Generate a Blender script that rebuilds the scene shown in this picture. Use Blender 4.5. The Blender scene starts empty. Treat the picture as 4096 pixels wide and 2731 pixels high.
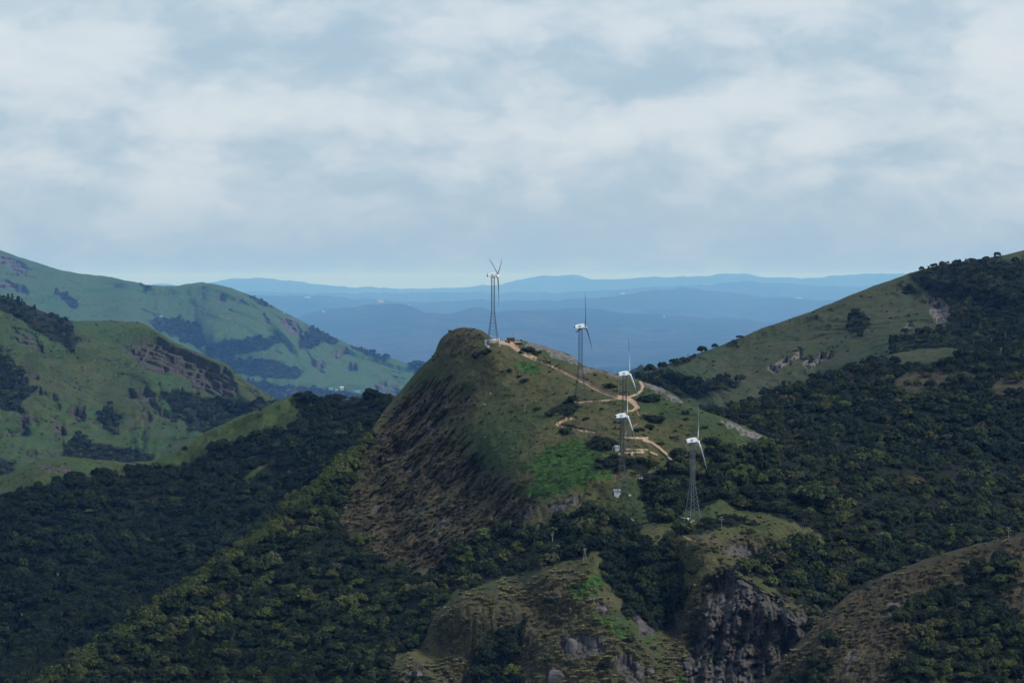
import bpy, math, random
import numpy as np
from mathutils import Vector, Matrix

random.seed(7)
rng = np.random.default_rng(7)
SC = bpy.context.scene
COL = SC.collection

# ------------------------------------------------------------------ camera
FPX, CX, CY, VH = 11500.0, 2048.0, 1365.5, 1120.0      # telephoto lens, horizon row
PITCH = math.atan((CY - VH) / FPX)
cam_d = bpy.data.cameras.new("camera")
cam = bpy.data.objects.new("camera", cam_d)
COL.objects.link(cam)
cam_d.sensor_width = 36.0
cam_d.lens = 36.0 * FPX / 4096.0
cam_d.clip_start = 5.0
cam_d.clip_end = 400000.0
cam.rotation_euler = (math.pi / 2 - PITCH, 0, 0)
SC.camera = cam

# ------------------------------------------------------------------ sky, sun, exposure
SUN_EL, SUN_AZ = math.radians(47), math.radians(116)      # azimuth from +Y towards +X
SC.view_settings.view_transform = 'Standard'
SC.view_settings.look = 'None'
SC.view_settings.exposure = 0.0
SC.view_settings.gamma = 1.0
SC.view_settings.use_curve_mapping = False
SC.cycles.use_denoising = True
SC.cycles.max_bounces = 5
SC.cycles.diffuse_bounces = 2
SC.cycles.glossy_bounces = 2
SC.cycles.transparent_max_bounces = 4
SC.cycles.volume_bounces = 1
SC.cycles.use_adaptive_sampling = False

sun_d = bpy.data.lights.new("sun", 'SUN')
sun_d.energy = 4.2
sun_d.angle = math.radians(10)
sun_d.color = (1.0, 0.96, 0.89)
sun = bpy.data.objects.new("sun", sun_d)
COL.objects.link(sun)
to_sun = Vector((math.sin(SUN_AZ) * math.cos(SUN_EL), math.cos(SUN_AZ) * math.cos(SUN_EL), math.sin(SUN_EL)))
sun.rotation_euler = to_sun.to_track_quat('Z', 'Y').to_euler()


class NT:
    """small helper around a node tree"""
    def __init__(self, tree):
        self.t = tree
        tree.nodes.clear()

    def n(self, typ, **kw):
        nd = self.t.nodes.new(typ)
        for k, v in kw.items():
            setattr(nd, k, v)
        return nd

    def put(self, sock, v):
        if isinstance(v, bpy.types.NodeSocket):
            self.t.links.new(v, sock)
        else:
            sock.default_value = v

    def math(self, op, a, b=0.0, c=None, clamp=False):
        nd = self.n('ShaderNodeMath', operation=op, use_clamp=clamp)
        self.put(nd.inputs[0], a)
        self.put(nd.inputs[1], b)
        if c is not None:
            self.put(nd.inputs[2], c)
        return nd.outputs[0]

    def vmath(self, op, a, b=(0, 0, 0)):
        nd = self.n('ShaderNodeVectorMath', operation=op)
        self.put(nd.inputs[0], a)
        self.put(nd.inputs[1], b)
        return nd.outputs[0]

    def noise(self, vec, scale, detail=4, rough=0.55, lac=2.0, dist=0.0):
        nd = self.n('ShaderNodeTexNoise')
        self.put(nd.inputs['Vector'], vec)
        nd.inputs['Scale'].default_value = scale
        nd.inputs['Detail'].default_value = detail
        nd.inputs['Roughness'].default_value = rough
        nd.inputs['Lacunarity'].default_value = lac
        nd.inputs['Distortion'].default_value = dist
        return nd

    def mix(self, fac, a, b, blend='MIX'):
        nd = self.n('ShaderNodeMix', data_type='RGBA', blend_type=blend)
        self.put(nd.inputs[0], fac)
        for s, v in ((nd.inputs[6], a), (nd.inputs[7], b)):
            if isinstance(v, tuple) and len(v) == 3:
                v = v + (1.0,)
            self.put(s, v)
        return nd.outputs[2]

    def smooth(self, v, lo, hi, a=0.0, b=1.0):
        nd = self.n('ShaderNodeMapRange', interpolation_type='SMOOTHSTEP')
        self.put(nd.inputs[0], v)
        nd.inputs[1].default_value = lo
        nd.inputs[2].default_value = hi
        nd.inputs[3].default_value = a
        nd.inputs[4].default_value = b
        return nd.outputs[0]


def build_world():
    w = bpy.data.worlds.new("World")
    SC.world = w
    w.use_nodes = True
    k = NT(w.node_tree)
    out = k.n('ShaderNodeOutputWorld')
    bg = k.n('ShaderNodeBackground')
    bg.inputs[1].default_value = 0.1
    sky = k.n('ShaderNodeTexSky', sky_type='NISHITA')
    sky.sun_disc = False
    sky.sun_elevation = SUN_EL
    sky.sun_rotation = SUN_AZ
    sky.air_density = 1.2
    sky.dust_density = 2.0
    d = k.n('ShaderNodeTexCoord').outputs['Generated']
    sq = k.vmath('MULTIPLY', d, (1.0, 1.0, 2.1))
    wv = k.noise(sq, 16, 4, 0.6).outputs['Color']
    wv = k.vmath('SUBTRACT', wv, (0.5, 0.5, 0.5))
    sc = k.n('ShaderNodeVectorMath', operation='SCALE')
    k.put(sc.inputs[0], wv)
    sc.inputs['Scale'].default_value = 0.036
    q = k.vmath('ADD', sq, sc.outputs[0])
    base = k.noise(q, 13, 7, 0.52).outputs['Fac']
    fine = k.noise(q, 38, 8, 0.62).outputs['Fac']
    dens = k.math('ADD', k.math('MULTIPLY', base, 0.56), k.math('MULTIPLY', fine, 0.44))
    # bigger cloud masses and gaps of this particular sky, as soft lobes in direction space
    sep = k.n('ShaderNodeSeparateXYZ')
    k.put(sep.inputs[0], q)
    qx, qz = sep.outputs[0], sep.outputs[2]
    lobes = [(830, 230, 190, 80, -.19), (640, 110, 150, 70, -.08), (1380, 210, 200, 100, -.15), (2440, 330, 130, 75, -.26), (2230, 220, 220, 75, -.13),
             (2720, 270, 160, 110, -.15), (3600, 640, 280, 50, -.15), (3500, 230, 220, 130, -.09), (500, 170, 120, 75, .16),
             (1880, 110, 190, 110, .17), (800, 500, 160, 45, .16), (2090, 480, 110, 75, .16), (2480, 530, 280, 75, .17),
             (3270, 560, 130, 45, .16), (1450, 470, 250, 60, .13), (3300, 60, 220, 90, .15), (4000, 120, 240, 180, .15), (150, 260, 250, 120, .12),
             (3000, 400, 300, 60, .08)]
    for u, v, su, sv, a in lobes:
        x0, z0 = (u - CX) / FPX, (VH - v) / FPX * 2.1
        ex = k.math('MULTIPLY', k.math('SUBTRACT', qx, x0), FPX / su)
        ez = k.math('MULTIPLY', k.math('SUBTRACT', qz, z0), FPX / (2.1 * sv))
        r2 = k.math('ADD', k.math('MULTIPLY', ex, ex), k.math('MULTIPLY', ez, ez))
        g = k.math('POWER', 2.7183, k.math('MULTIPLY', r2, -0.7))
        dens = k.math('MULTIPLY_ADD', g, a, dens)
    vo = k.n('ShaderNodeTexVoronoi', feature='F1')
    k.put(vo.inputs['Vector'], q)
    vo.inputs['Scale'].default_value = 30
    vo.inputs['Detail'].default_value = 2
    vo.inputs['Roughness'].default_value = 0.55
    dens = k.math('MULTIPLY_ADD', k.math('SUBTRACT', 0.80, vo.outputs['Distance']), 0.15, dens)
    sz = k.n('ShaderNodeSeparateXYZ')
    k.put(sz.inputs[0], d)
    low = k.smooth(sz.outputs[2], 0.004, 0.050, -0.07, 0.05)
    dens = k.math('ADD', dens, low)
    cl = k.smooth(dens, 0.34, 0.68)
    cl = k.math('MULTIPLY', cl, k.smooth(sz.outputs[2], 0.004, 0.045, 0.40, 1.0))
    gap = k.mix(k.smooth(sz.outputs[2], 0.000, 0.022), (3.6, 5.2, 7.0), (4.2, 5.75, 7.1))
    cloud = (6.9, 7.75, 8.5)
    c = k.mix(cl, gap, cloud)
    warm = k.smooth(dens, 0.66, 0.82)
    c = k.mix(k.math('MULTIPLY', warm, 0.6), c, (7.8, 8.3, 8.7))
    c = k.mix(0.12, c, sky.outputs[0])
    k.put(bg.inputs[0], c)
    k.t.links.new(bg.outputs[0], out.inputs[0])


build_world()

# ------------------------------------------------------------------ numeric helpers
_perm = rng.permutation(256)
_perm = np.concatenate([_perm, _perm, _perm])
_g = rng.normal(size=(256, 3))
_g = (_g / np.linalg.norm(_g, axis=1)[:, None]).astype(np.float32)


def perlin(p):
    p = np.asarray(p, dtype=np.float64)
    i = np.floor(p).astype(np.int64)
    fr = (p - i).astype(np.float32)
    i &= 255
    u = fr * fr * fr * (fr * (fr * 6 - 15) + 10)
    res = None
    X, Y, Z = i[..., 0], i[..., 1], i[..., 2]
    vals = []
    for dx in (0, 1):
        a = _perm[X + dx]
        for dy in (0, 1):
            b = _perm[a + Y + dy]
            for dz in (0, 1):
                g = _g[_perm[b + Z + dz]]
                vals.append(g[..., 0] * (fr[..., 0] - dx) + g[..., 1] * (fr[..., 1] - dy) + g[..., 2] * (fr[..., 2] - dz))
    ux, uy, uz = u[..., 0], u[..., 1], u[..., 2]
    l = lambda a, b, t: a + (b - a) * t
    x0 = l(l(vals[0], vals[1], uz), l(vals[2], vals[3], uz), uy)
    x1 = l(l(vals[4], vals[5], uz), l(vals[6], vals[7], uz), uy)
    return l(x0, x1, ux) * 1.5


def fbm(p, size, octv=3, gain=0.5):
    a, s, t = 1.0, 1.0 / size, 0
    for o in range(octv):
        t = t + a * perlin(np.asarray(p) * s + 17.3 * o)
        a *= gain
        s *= 2.03
    return t


def ridged(p, size, octv=3):
    a, s, t = 1.0, 1.0 / size, 0
    for o in range(octv):
        t = t + a * (1 - 2 * np.abs(perlin(np.asarray(p) * s + 31.7 * o)))
        a *= 0.5
        s *= 2.1
    return t


def gully(P, size, octv=3):
    """ridges and gullies running down a slope"""
    q = np.array(P) * np.array([1, .16, .14])
    q[..., 0] += 0.5 * size * fbm(np.array(P) * np.array([1, .5, .5]), size * 1.3, 3)
    return ridged(q, size, octv)


def sstep(x, a, b):
    t = np.clip((x - a) / (b - a), 0, 1)
    return t * t * (3 - 2 * t)


def unproject(U, V, D):
    U, V, D = np.broadcast_arrays(np.asarray(U, float), np.asarray(V, float), np.asarray(D, float))
    dx, dz = (U - CX) / FPX, -(V - CY) / FPX
    c, s = math.cos(PITCH), math.sin(PITCH)
    return np.stack([dx * D, D * (c + dz * s), D * (-s + dz * c)], axis=-1)


def signed_dist(U, V, poly):
    """positive inside"""
    P = np.asarray(poly, float)
    d2 = np.full(U.shape, 1e18)
    ins = np.zeros(U.shape, bool)
    n = len(P)
    for i in range(n):
        ax, ay = P[i]
        bx, by = P[(i + 1) % n]
        ex, ey = bx - ax, by - ay
        t = np.clip(((U - ax) * ex + (V - ay) * ey) / (ex * ex + ey * ey + 1e-9), 0, 1)
        d2 = np.minimum(d2, (U - ax - t * ex) ** 2 + (V - ay - t * ey) ** 2)
        c = (ay > V) != (by > V)
        xs = ax + (V - ay) * ex / (ey if abs(ey) > 1e-9 else 1e-9)
        ins ^= c & (U < xs)
    d = np.sqrt(d2)
    return np.where(ins, d, -d)


def dist_line(U, V, line):
    P = np.asarray(line, float)
    best = np.full(U.shape, 1e9)
    for i in range(len(P) - 1):
        ax, ay = P[i][:2]
        bx, by = P[i + 1][:2]
        w0 = P[i][2]
        w1 = P[i + 1][2]
        ex, ey = bx - ax, by - ay
        t = np.clip(((U - ax) * ex + (V - ay) * ey) / (ex * ex + ey * ey + 1e-9), 0, 1)
        d = np.hypot(U - ax - t * ex, (V - ay - t * ey)) - (w0 + (w1 - w0) * t)
        best = np.minimum(best, d)
    return best


class RBF:
    """multiquadric interpolation of log depth over (U, V)"""
    def __init__(self, pts, c=45.0):
        A = np.asarray(pts, float)
        self.x = A[:, :2]
        self.c = c
        y = np.log(A[:, 2])
        n = len(A)
        K = self._phi(self.x[:, None, :] - self.x[None])
        M = np.zeros((n + 3, n + 3))
        M[:n, :n] = K + np.eye(n) * 1e-3
        B = np.c_[np.ones(n), self.x / 1000.0]
        M[:n, n:] = B
        M[n:, :n] = B.T
        self.w = np.linalg.solve(M, np.r_[y, 0, 0, 0])

    def _phi(self, d):
        return -np.sqrt((d ** 2).sum(-1) + self.c ** 2) / 1000.0

    def __call__(self, U, V):
        out = np.zeros(U.shape)
        n = len(self.x)
        for i in range(n):
            out += self.w[i] * self._phi(np.stack([U - self.x[i, 0], V - self.x[i, 1]], -1))
        out += self.w[n] + self.w[n + 1] * U / 1000 + self.w[n + 2] * V / 1000
        return np.exp(out)


# ------------------------------------------------------------------ terrain sheets
SHEETS = {}
MASKS = ('rock', 'dirt', 'dry', 'lush', 'wood')


class Sheet:
    def __init__(self, crest, ctrl, U0, U1, bottom, du=4, dv=4, crest_noise=4, round_m=10.0, round_px=26.0, back=30.0, c=45.0, zs=1.0):
        ctrl = [(a, b, d * zs) for a, b, d in ctrl]
        self.zs = zs
        round_m *= zs
        back *= zs
        cr = np.asarray(crest, float)
        u = np.arange(U0, U1 + du, du, dtype=float)
        vc = np.interp(u, cr[:, 0], cr[:, 1])
        # round off the polyline's corners, then roughen
        kk = np.hanning(7)
        kk /= kk.sum()
        vc = np.convolve(np.pad(vc, 3, mode='edge'), kk, mode='valid')
        self.u, self.du = u, du
        z0 = np.zeros_like(u)
        vc = vc + crest_noise * fbm(np.stack([u, z0, z0 + 3.3 + U0], -1), 90, 5, 0.55)
        self.vc = vc
        nr = int(max((bottom - vc).max() / dv, 12))
        t = np.linspace(0, 1, nr)
        self.U = np.repeat(u[None], nr, 0)
        self.V = vc[None] + t[:, None] * (bottom - vc)[None]
        D = RBF(ctrl, c)(self.U, self.V)
        s = np.clip((self.V - vc[None]) / round_px, 0, 1)
        D = D + round_m * (1 - s) ** 2
        self.D = D
        self.bottom = bottom
        self.back = back
        self.m = {k: np.zeros(D.shape) for k in MASKS}
        self.P0 = unproject(self.U, self.V, self.D / zs)
        self.free = np.zeros(D.shape, bool)
        self.near_crest = sstep(self.V - vc[None], 2, 40)

    def area(self, key, polys, soft=14, warp=16, size=70, amt=1.0, sub=False):
        w = warp * fbm(np.stack([self.U, self.V, self.U * 0 + 5.1], -1), size, 4, 0.6)
        for p in polys:
            m = sstep(signed_dist(self.U, self.V, p) + w, -soft, soft) * amt
            if sub:
                self.m[key] = self.m[key] * (1 - m)
            else:
                self.m[key] = np.maximum(self.m[key], m)

    def lines(self, key, lines, soft=3.0, warp=1.8):
        w = warp * fbm(np.stack([self.U, self.V, self.U * 0 + 9.1], -1), 22, 3, 0.6)
        for l in lines:
            m = 1 - sstep(dist_line(self.U, self.V, l) + w, -soft, soft)
            self.m[key] = np.maximum(self.m[key], m)

    def relief(self, bands, extra=None, steep=0.0, lim=1.7):
        d = 0
        for size, amp, octv in bands:
            d = d + amp * self.zs * fbm(self.P0 * np.array([1, .45, .8]), size, octv)
        d = d * (1 - 0.85 * np.clip(self.m['dirt'], 0, 1)) * (0.25 + 0.75 * self.near_crest)
        if extra is not None:
            e = extra * self.zs * (0.2 + 0.8 * self.near_crest)
            if steep:
                # on ground seen at a grazing angle the same relief needs a longer shift along the sight line
                g = np.abs(np.gradient(self.P0[..., 1], axis=0) / (np.gradient(self.P0[..., 2], axis=0) - 1e-6))
                g = np.clip(g, 1, 4.5)
                kk = np.ones(25) / 25
                g = np.apply_along_axis(lambda a: np.convolve(np.pad(a, 12, mode='edge'), kk, mode='valid'), 1, g)
                e = e * (1 + (g - 1) * steep)
            d = d + e
        D = self.D + d
        # no overhangs: going down the picture the ground always comes nearer
        tan = np.where(self.m['rock'] > .5, lim * 4, lim)
        for r in range(1, D.shape[0]):
            step = (self.V[r] - self.V[r - 1]) / FPX * D[r - 1] / tan[r]
            D[r] = np.where(self.free[r], D[r], np.minimum(D[r], D[r - 1] - step))
        self.D = D
        self.P = unproject(self.U, self.V, self.D)

    def at(self, U, V):
        """surface point seen at photograph pixel (U, V)"""
        U = np.atleast_1d(np.asarray(U, float))
        V = np.atleast_1d(np.asarray(V, float))
        j = np.clip(np.round((U - self.u[0]) / self.du).astype(int), 0, len(self.u) - 1)
        t = (V - self.vc[j]) / (self.bottom - self.vc[j])
        i = np.clip(np.round(t * (self.U.shape[0] - 1)).astype(int), 0, self.U.shape[0] - 1)
        return i, j

    def pt(self, U, V):
        i, j = self.at(U, V)
        D = self.D[i, j]
        return Vector(unproject(U, max(V, self.vc[j[0]]), D[0]))

    def build(self, parts, mat):
        """parts: list of (name, mask key or None); faces go to the first part whose mask is above one half"""
        P = self.P
        nr, nc = P.shape[:2]
        # far side of the hill: goes on behind the crest and down
        rows = []
        top, nrm = P[0], None
        for k, (b, dz) in enumerate(((6, 1.2), (16, 5), (40, 18), (100, 60), (220, 150), (420, 290))):
            b, dz = b * self.back / 30.0, dz * self.back / 30.0
            r = top.copy()
            r[:, 0] *= 1 + b / top[:, 1]
            r[:, 1] += b
            r[:, 2] += (top[:, 2] / top[:, 1]) * b - dz
            rows.append(r)
        rows = rows[::-1]
        skirt = P[-1].copy()
        skirt[:, 2] -= 60 * self.back / 30.0
        skirt[:, 1] -= 25 * self.back / 30.0
        A = np.concatenate([np.stack(rows), P, skirt[None]], 0)
        nb = len(rows)
        M = {k: np.concatenate([np.repeat(v[:1], nb, 0), v, v[-1:]], 0).ravel() for k, v in self.m.items()}
        NR = A.shape[0]
        idx = np.arange(NR * nc).reshape(NR, nc)
        F = np.stack([idx[:-1, :-1], idx[1:, :-1], idx[1:, 1:], idx[:-1, 1:]], -1).reshape(-1, 4)
        left = np.ones(len(F), bool)
        V = A.reshape(-1, 3)
        objs = []
        for name, key, *own in parts:
            sel = left.copy()
            if key:
                sel &= M[key][F].mean(1) > 0.5
            left &= ~sel
            f = F[sel]
            if len(f) == 0:
                continue
            used, inv = np.unique(f, return_inverse=True)
            me = mesh_np(name, V[used], inv.reshape(-1, 4))
            for k in MASKS:
                at = me.attributes.new(k, 'FLOAT', 'POINT')
                at.data.foreach_set('value', M[k][used].astype(np.float32))
            me.materials.append(own[0] if own else mat)
            o = bpy.data.objects.new(name, me)
            COL.objects.link(o)
            o['kind'] = 'structure'
            objs.append(o)
        return objs


def mesh_np(name, V, F, smooth=True):
    me = bpy.data.meshes.new(name)
    V = np.asarray(V, np.float32)
    F = np.asarray(F, np.int32)
    k = F.shape[1]
    me.vertices.add(len(V))
    me.vertices.foreach_set('co', V.ravel())
    me.loops.add(F.size)
    me.loops.foreach_set('vertex_index', F.ravel())
    me.polygons.add(len(F))
    me.polygons.foreach_set('loop_start', np.arange(0, F.size, k, dtype=np.int32))
    me.polygons.foreach_set('loop_total', np.full(len(F), k, np.int32))
    me.polygons.foreach_set('use_smooth', np.full(len(F), smooth, bool))
    me.update(calc_edges=True)
    return me


# ------------------------------------------------------------------ materials
def material(name):
    m = bpy.data.materials.new(name)
    m.use_nodes = True
    k = NT(m.node_tree)
    out = k.n('ShaderNodeOutputMaterial')
    b = k.n('ShaderNodeBsdfPrincipled')
    k.t.links.new(b.outputs[0], out.inputs[0])
    return m, k, b


def plain(name, col, rough=0.6, metal=0.0, var=0.15, scale=1.5):
    m, k, b = material(name)
    co = k.n('ShaderNodeTexCoord').outputs['Object']
    nz = k.noise(co, scale, 4).outputs['Fac']
    a = tuple(c * (1 - var) for c in col)
    d = tuple(min(c * (1 + var), 1) for c in col)
    k.put(b.inputs['Base Color'], k.mix(k.smooth(nz, 0.3, 0.7), a, d))
    b.inputs['Roughness'].default_value = rough
    b.inputs['Metallic'].default_value = metal
    return m


def hill_material(name, zoom=1.0, grass_a=(0.074, 0.080, 0.029), grass_b=(0.108, 0.102, 0.050), green=(0.050, 0.078, 0.028), mottle=0.35, runs=0.35, rocky=1.0):
    """ground cover: grass, dry grass, lush plants, wood floor, rock and dirt by the mesh's own masks"""
    m, k, b = material(name)
    pos = k.n('ShaderNodeNewGeometry').outputs['Position']
    if zoom != 1.0:
        pos = k.vmath('MULTIPLY', pos, (1 / zoom,) * 3)

    def attr(n):
        a = k.n('ShaderNodeAttribute')
        a.attribute_name = n
        return a.outputs['Fac']
    big = k.noise(pos, 0.012, 5, 0.6).outputs['Fac']
    mid = k.noise(pos, 0.09, 5, 0.6).outputs['Fac']
    fin = k.noise(pos, 0.55, 5, 0.68).outputs['Fac']
    mic = k.noise(pos, 1.7, 3, 0.7).outputs['Fac']
    g = k.mix(k.smooth(mid, 0.35, 0.65), grass_a, grass_b)
    g = k.mix(k.smooth(big, 0.45, 0.62), g, green)
    mot = k.noise(k.vmath('MULTIPLY', pos, (1, .6, 1)), 0.20, 6, 0.72).outputs['Fac']
    g = k.mix(k.math('MULTIPLY', k.smooth(mot, 0.50, 0.62), mottle), g, (0.016, 0.024, 0.011))
    # tufts, runnels and worn strips drawn out down the slope
    run = k.noise(k.vmath('MULTIPLY', k.vmath('ADD', pos, k.vmath('MULTIPLY', k.noise(pos, 0.05, 3).outputs['Color'], (14, 0, 0))), (0.16, .035, .04)), 1.0, 6, 0.7).outputs['Fac']
    g = k.mix(k.math('MULTIPLY', k.smooth(run, 0.52, 0.66), runs), g, (0.030, 0.030, 0.017))
    g = k.mix(k.math('MULTIPLY', k.smooth(run, 0.46, 0.32), runs * .8), g, k.mix(0.5, g, (0.13, 0.15, 0.06)))
    dry = k.mix(k.smooth(mid, 0.38, 0.62), (0.028, 0.024, 0.018), (0.085, 0.070, 0.044))
    dry = k.mix(k.smooth(fin, 0.50, 0.68), dry, (0.140, 0.122, 0.070))
    dry = k.mix(k.math('MULTIPLY', k.smooth(big, 0.42, 0.66), 0.3), dry, (0.055, 0.066, 0.024))
    edge = k.math('MULTIPLY', k.math('SUBTRACT', fin, 0.5), 1.1)

    def m2(n, lo=0.35, hi=0.65, e=edge):
        return k.smooth(k.math('ADD', attr(n), e), lo, hi)
    c = k.mix(m2('dry', 0.2, 0.8), g, dry)
    lush = k.mix(k.smooth(fin, 0.35, 0.65), (0.022, 0.055, 0.014), (0.060, 0.135, 0.026))
    c = k.mix(m2('lush'), c, lush)
    c = k.mix(m2('wood'), c, (0.010, 0.014, 0.008))
    # rock: grey gneiss with dark water streaks running down the face
    st = k.vmath('MULTIPLY', pos, (0.55, 0.3, 0.06))
    streak = k.noise(st, 1.0, 5, 0.65).outputs['Fac']
    rk = k.mix(k.smooth(streak, 0.38, 0.62), (0.10, 0.092, 0.085), (0.30, 0.28, 0.265))
    rk = k.mix(k.smooth(fin, 0.56, 0.70), rk, (0.34, 0.325, 0.315))
    rk = k.mix(k.smooth(mid, 0.60, 0.70), rk, (0.065, 0.062, 0.032))
    rk = k.mix(1.0, rk, (rocky * .8, rocky * .8, rocky * .82), 'MULTIPLY')
    c = k.mix(m2('rock', 0.42, 0.58), c, rk)
    # tussock to tussock variation
    c = k.mix(1.0, c, k.mix(k.smooth(mic, 0.30, 0.70), (0.36, 0.36, 0.36), (0.86, 0.86, 0.86)), 'MULTIPLY')
    dt = k.mix(k.smooth(mid, 0.35, 0.65), (0.26, 0.175, 0.115), (0.36, 0.265, 0.19))
    dt = k.mix(k.smooth(fin, 0.5, 0.7), dt, (0.19, 0.125, 0.085))
    c = k.mix(m2('dirt', 0.42, 0.58, k.math('MULTIPLY', edge, 0.5)), c, dt)
    k.put(b.inputs['Base Color'], c)
    b.inputs['Roughness'].default_value = 0.95
    b.inputs['Specular IOR Level'].default_value = 0.12
    bump = k.n('ShaderNodeBump')
    bump.inputs['Strength'].default_value = 0.9
    bump.inputs['Distance'].default_value = 1.0 * zoom
    k.put(bump.inputs['Height'], k.math('ADD', fin, k.math('MULTIPLY', mic, 0.5)))
    k.put(b.inputs['Normal'], bump.outputs[0])
    return m


M_HILL = hill_material('hill_ground')
M_CLIFF = hill_material('cliff_rock', rocky=.55)
M_NEAR = hill_material('brown_grass_ground', 1.0, (0.036, 0.033, 0.020), (0.064, 0.052, 0.034), (0.042, 0.048, 0.022), rocky=.6)  # darkened brown copy of the hill ground for the near spur
M_LEFT = hill_material('left_hill_ground', 1.6, (0.040, 0.075, 0.022), (0.070, 0.090, 0.030), (0.040, 0.090, 0.030), 0.7, 0.75, .45)
M_FARGREEN = hill_material('back_hill_ground', 3.2, (0.050, 0.100, 0.026), (0.075, 0.125, 0.036), (0.050, 0.120, 0.040), 0.6, 0.6, .6)
M_RIGHT = hill_material('right_hill_ground', 1.2, (0.046, 0.060, 0.026), (0.072, 0.080, 0.042), (0.042, 0.070, 0.032), 0.8, 0.6, 1.0)
M_FAR = hill_material('far_hill_ground', 60.0, (0.010, 0.030, 0.012), (0.085, 0.095, 0.050), (0.018, 0.05, 0.02), .9, .5)

# ---- far blue ranges ------------------------------------------------------
FAR = [
    (165000, [(-600, 1140), (700, 1138), (850, 1128), (950, 1114), (1070, 1114), (1200, 1125), (1320, 1143), (1500, 1149), (1700, 1154), (1900, 1146), (2050, 1125), (2150, 1104),
             (2230, 1098), (2310, 1101), (2370, 1119), (2500, 1116), (2650, 1110), (2780, 1105), (2880, 1095), (2980, 1099), (3080, 1109), (3200, 1111), (3350, 1099), (3500, 1094), (3650, 1092), (4700, 1100)]),
    (128000, [(-600, 1180), (900, 1165), (1300, 1172), (1800, 1168), (2300, 1168), (2600, 1152), (2800, 1138), (3000, 1128), (3200, 1136), (3500, 1150), (4700, 1160)]),
    (98000, [(-600, 1200), (900, 1185), (1250, 1180), (1500, 1198), (1700, 1208), (1900, 1198), (2100, 1202), (2400, 1192), (2580, 1168), (2740, 1150), (2850, 1160), (3000, 1183), (3200, 1192), (3400, 1203), (4700, 1230)]),
    (72000, [(-600, 1330), (1100, 1300), (1250, 1245), (1400, 1226), (1520, 1214), (1600, 1210), (1640, 1220), (1700, 1248), (1800, 1255), (1890, 1228), (1970, 1238), (2100, 1242), (2250, 1232), (2400, 1236), (2500, 1254),
             (2700, 1262), (2900, 1272), (3100, 1290), (3400, 1320), (4700, 1400)]),
]
for i, (D, crest) in enumerate(FAR):
    bot = 1470 if i == 3 else crest[8][1] + 130
    ctrl = []
    for u in range(-600, 4800, 450):
        vc = np.interp(u, [c[0] for c in crest], [c[1] for c in crest])
        ctrl += [(u, vc, D * (1 + 0.03 * math.sin(u * 0.004 + i))), (u, bot, D * (0.68 if i == 3 else 0.84))]
    s = Sheet(crest, ctrl, -500, 4600, bot, du=8, dv=6, crest_noise=6.5, round_m=D * 0.02, round_px=22, back=1500, c=80)
    s.m['wood'] += 0.42
    s.area('wood', [[(1380, 1290), (1500, 1225), (1560, 1225), (1480, 1300)], [(1600, 1330), (1720, 1310), (1740, 1350), (1620, 1380)]], 14, 20, 60, 1.0, sub=True)
    s.relief([(D * 0.05, D * 0.022, 4), (D * 0.008, D * 0.0012, 3)])
    s.build([('far_hill', None)], M_FAR)
    SHEETS['far%d' % i] = s

# valley plain behind everything, reaching the horizon
vp = mesh_np('valley_plain', [(-200000, 500, -2200), (200000, 500, -2200), (200000, 225000, -2200), (-200000, 225000, -2200)], [(0, 1, 2, 3)])
for kx in MASKS:
    at = vp.attributes.new(kx, 'FLOAT', 'POINT')
    at.data.foreach_set('value', np.full(4, 0.7 if kx == 'wood' else 0.0, np.float32))
vp.materials.append(M_FAR)
o = bpy.data.objects.new('valley_plain', vp)
COL.objects.link(o)
o['kind'] = 'structure'

# ---- small blue wooded hill between the ridge and the right hill ------------
s = Sheet([(2300, 1600), (2420, 1540), (2480, 1502), (2530, 1478), (2570, 1468), (2620, 1476), (2700, 1500), (2900, 1560)],
          [(2300, 1600, 6400), (2550, 1470, 6700), (2900, 1560, 6500), (2550, 1620, 6100), (2300, 1650, 6100), (2900, 1650, 6100)], 2300, 2900, 1640, du=5, dv=5, round_m=60, back=120, zs=1.5)
s.m['wood'] += 1
s.relief([(150, 30, 3)])
s.build([('wooded_hill', None)], M_FARGREEN)
SHEETS['gap'] = s

# ---- left back hill (green, hazy) ---------------------------------------------
D_CREST = [(-700, 860), (-300, 930), (0, 1000), (90, 1030), (200, 1070), (310, 1092), (400, 1104), (520, 1122), (580, 1138), (650, 1146), (720, 1140), (790, 1131), (850, 1133), (930, 1155), (1000, 1180),
           (1100, 1228), (1200, 1280), (1290, 1328), (1370, 1365), (1470, 1402), (1560, 1428), (1640, 1455), (1700, 1475), (1900, 1540), (2100, 1610)]
s = Sheet(D_CREST, [(-700, 860, 7300), (0, 1000, 7300), (400, 1104, 7200), (790, 1131, 7000), (1100, 1228, 6900), (1370, 1365, 6700), (1640, 1455, 6600), (2100, 1610, 6500),
                    (0, 1150, 6500), (300, 1200, 6450), (500, 1200, 6500), (700, 1230, 6650), (850, 1270, 6350), (700, 1330, 6250), (1000, 1300, 6300), (1150, 1340, 6350), (1250, 1420, 6300),
                    (1450, 1480, 6350), (900, 1400, 6200), (1100, 1500, 5950), (1400, 1560, 6000), (1560, 1570, 6150), (600, 1380, 5900), (0, 1350, 5900), (-700, 1350, 5900), (1300, 1700, 5700), (2000, 1700, 6000), (300, 1500, 5700)],
          -500, 2050, 1640, du=4, dv=4, round_m=70, round_px=30, back=130, zs=3.1)
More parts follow.
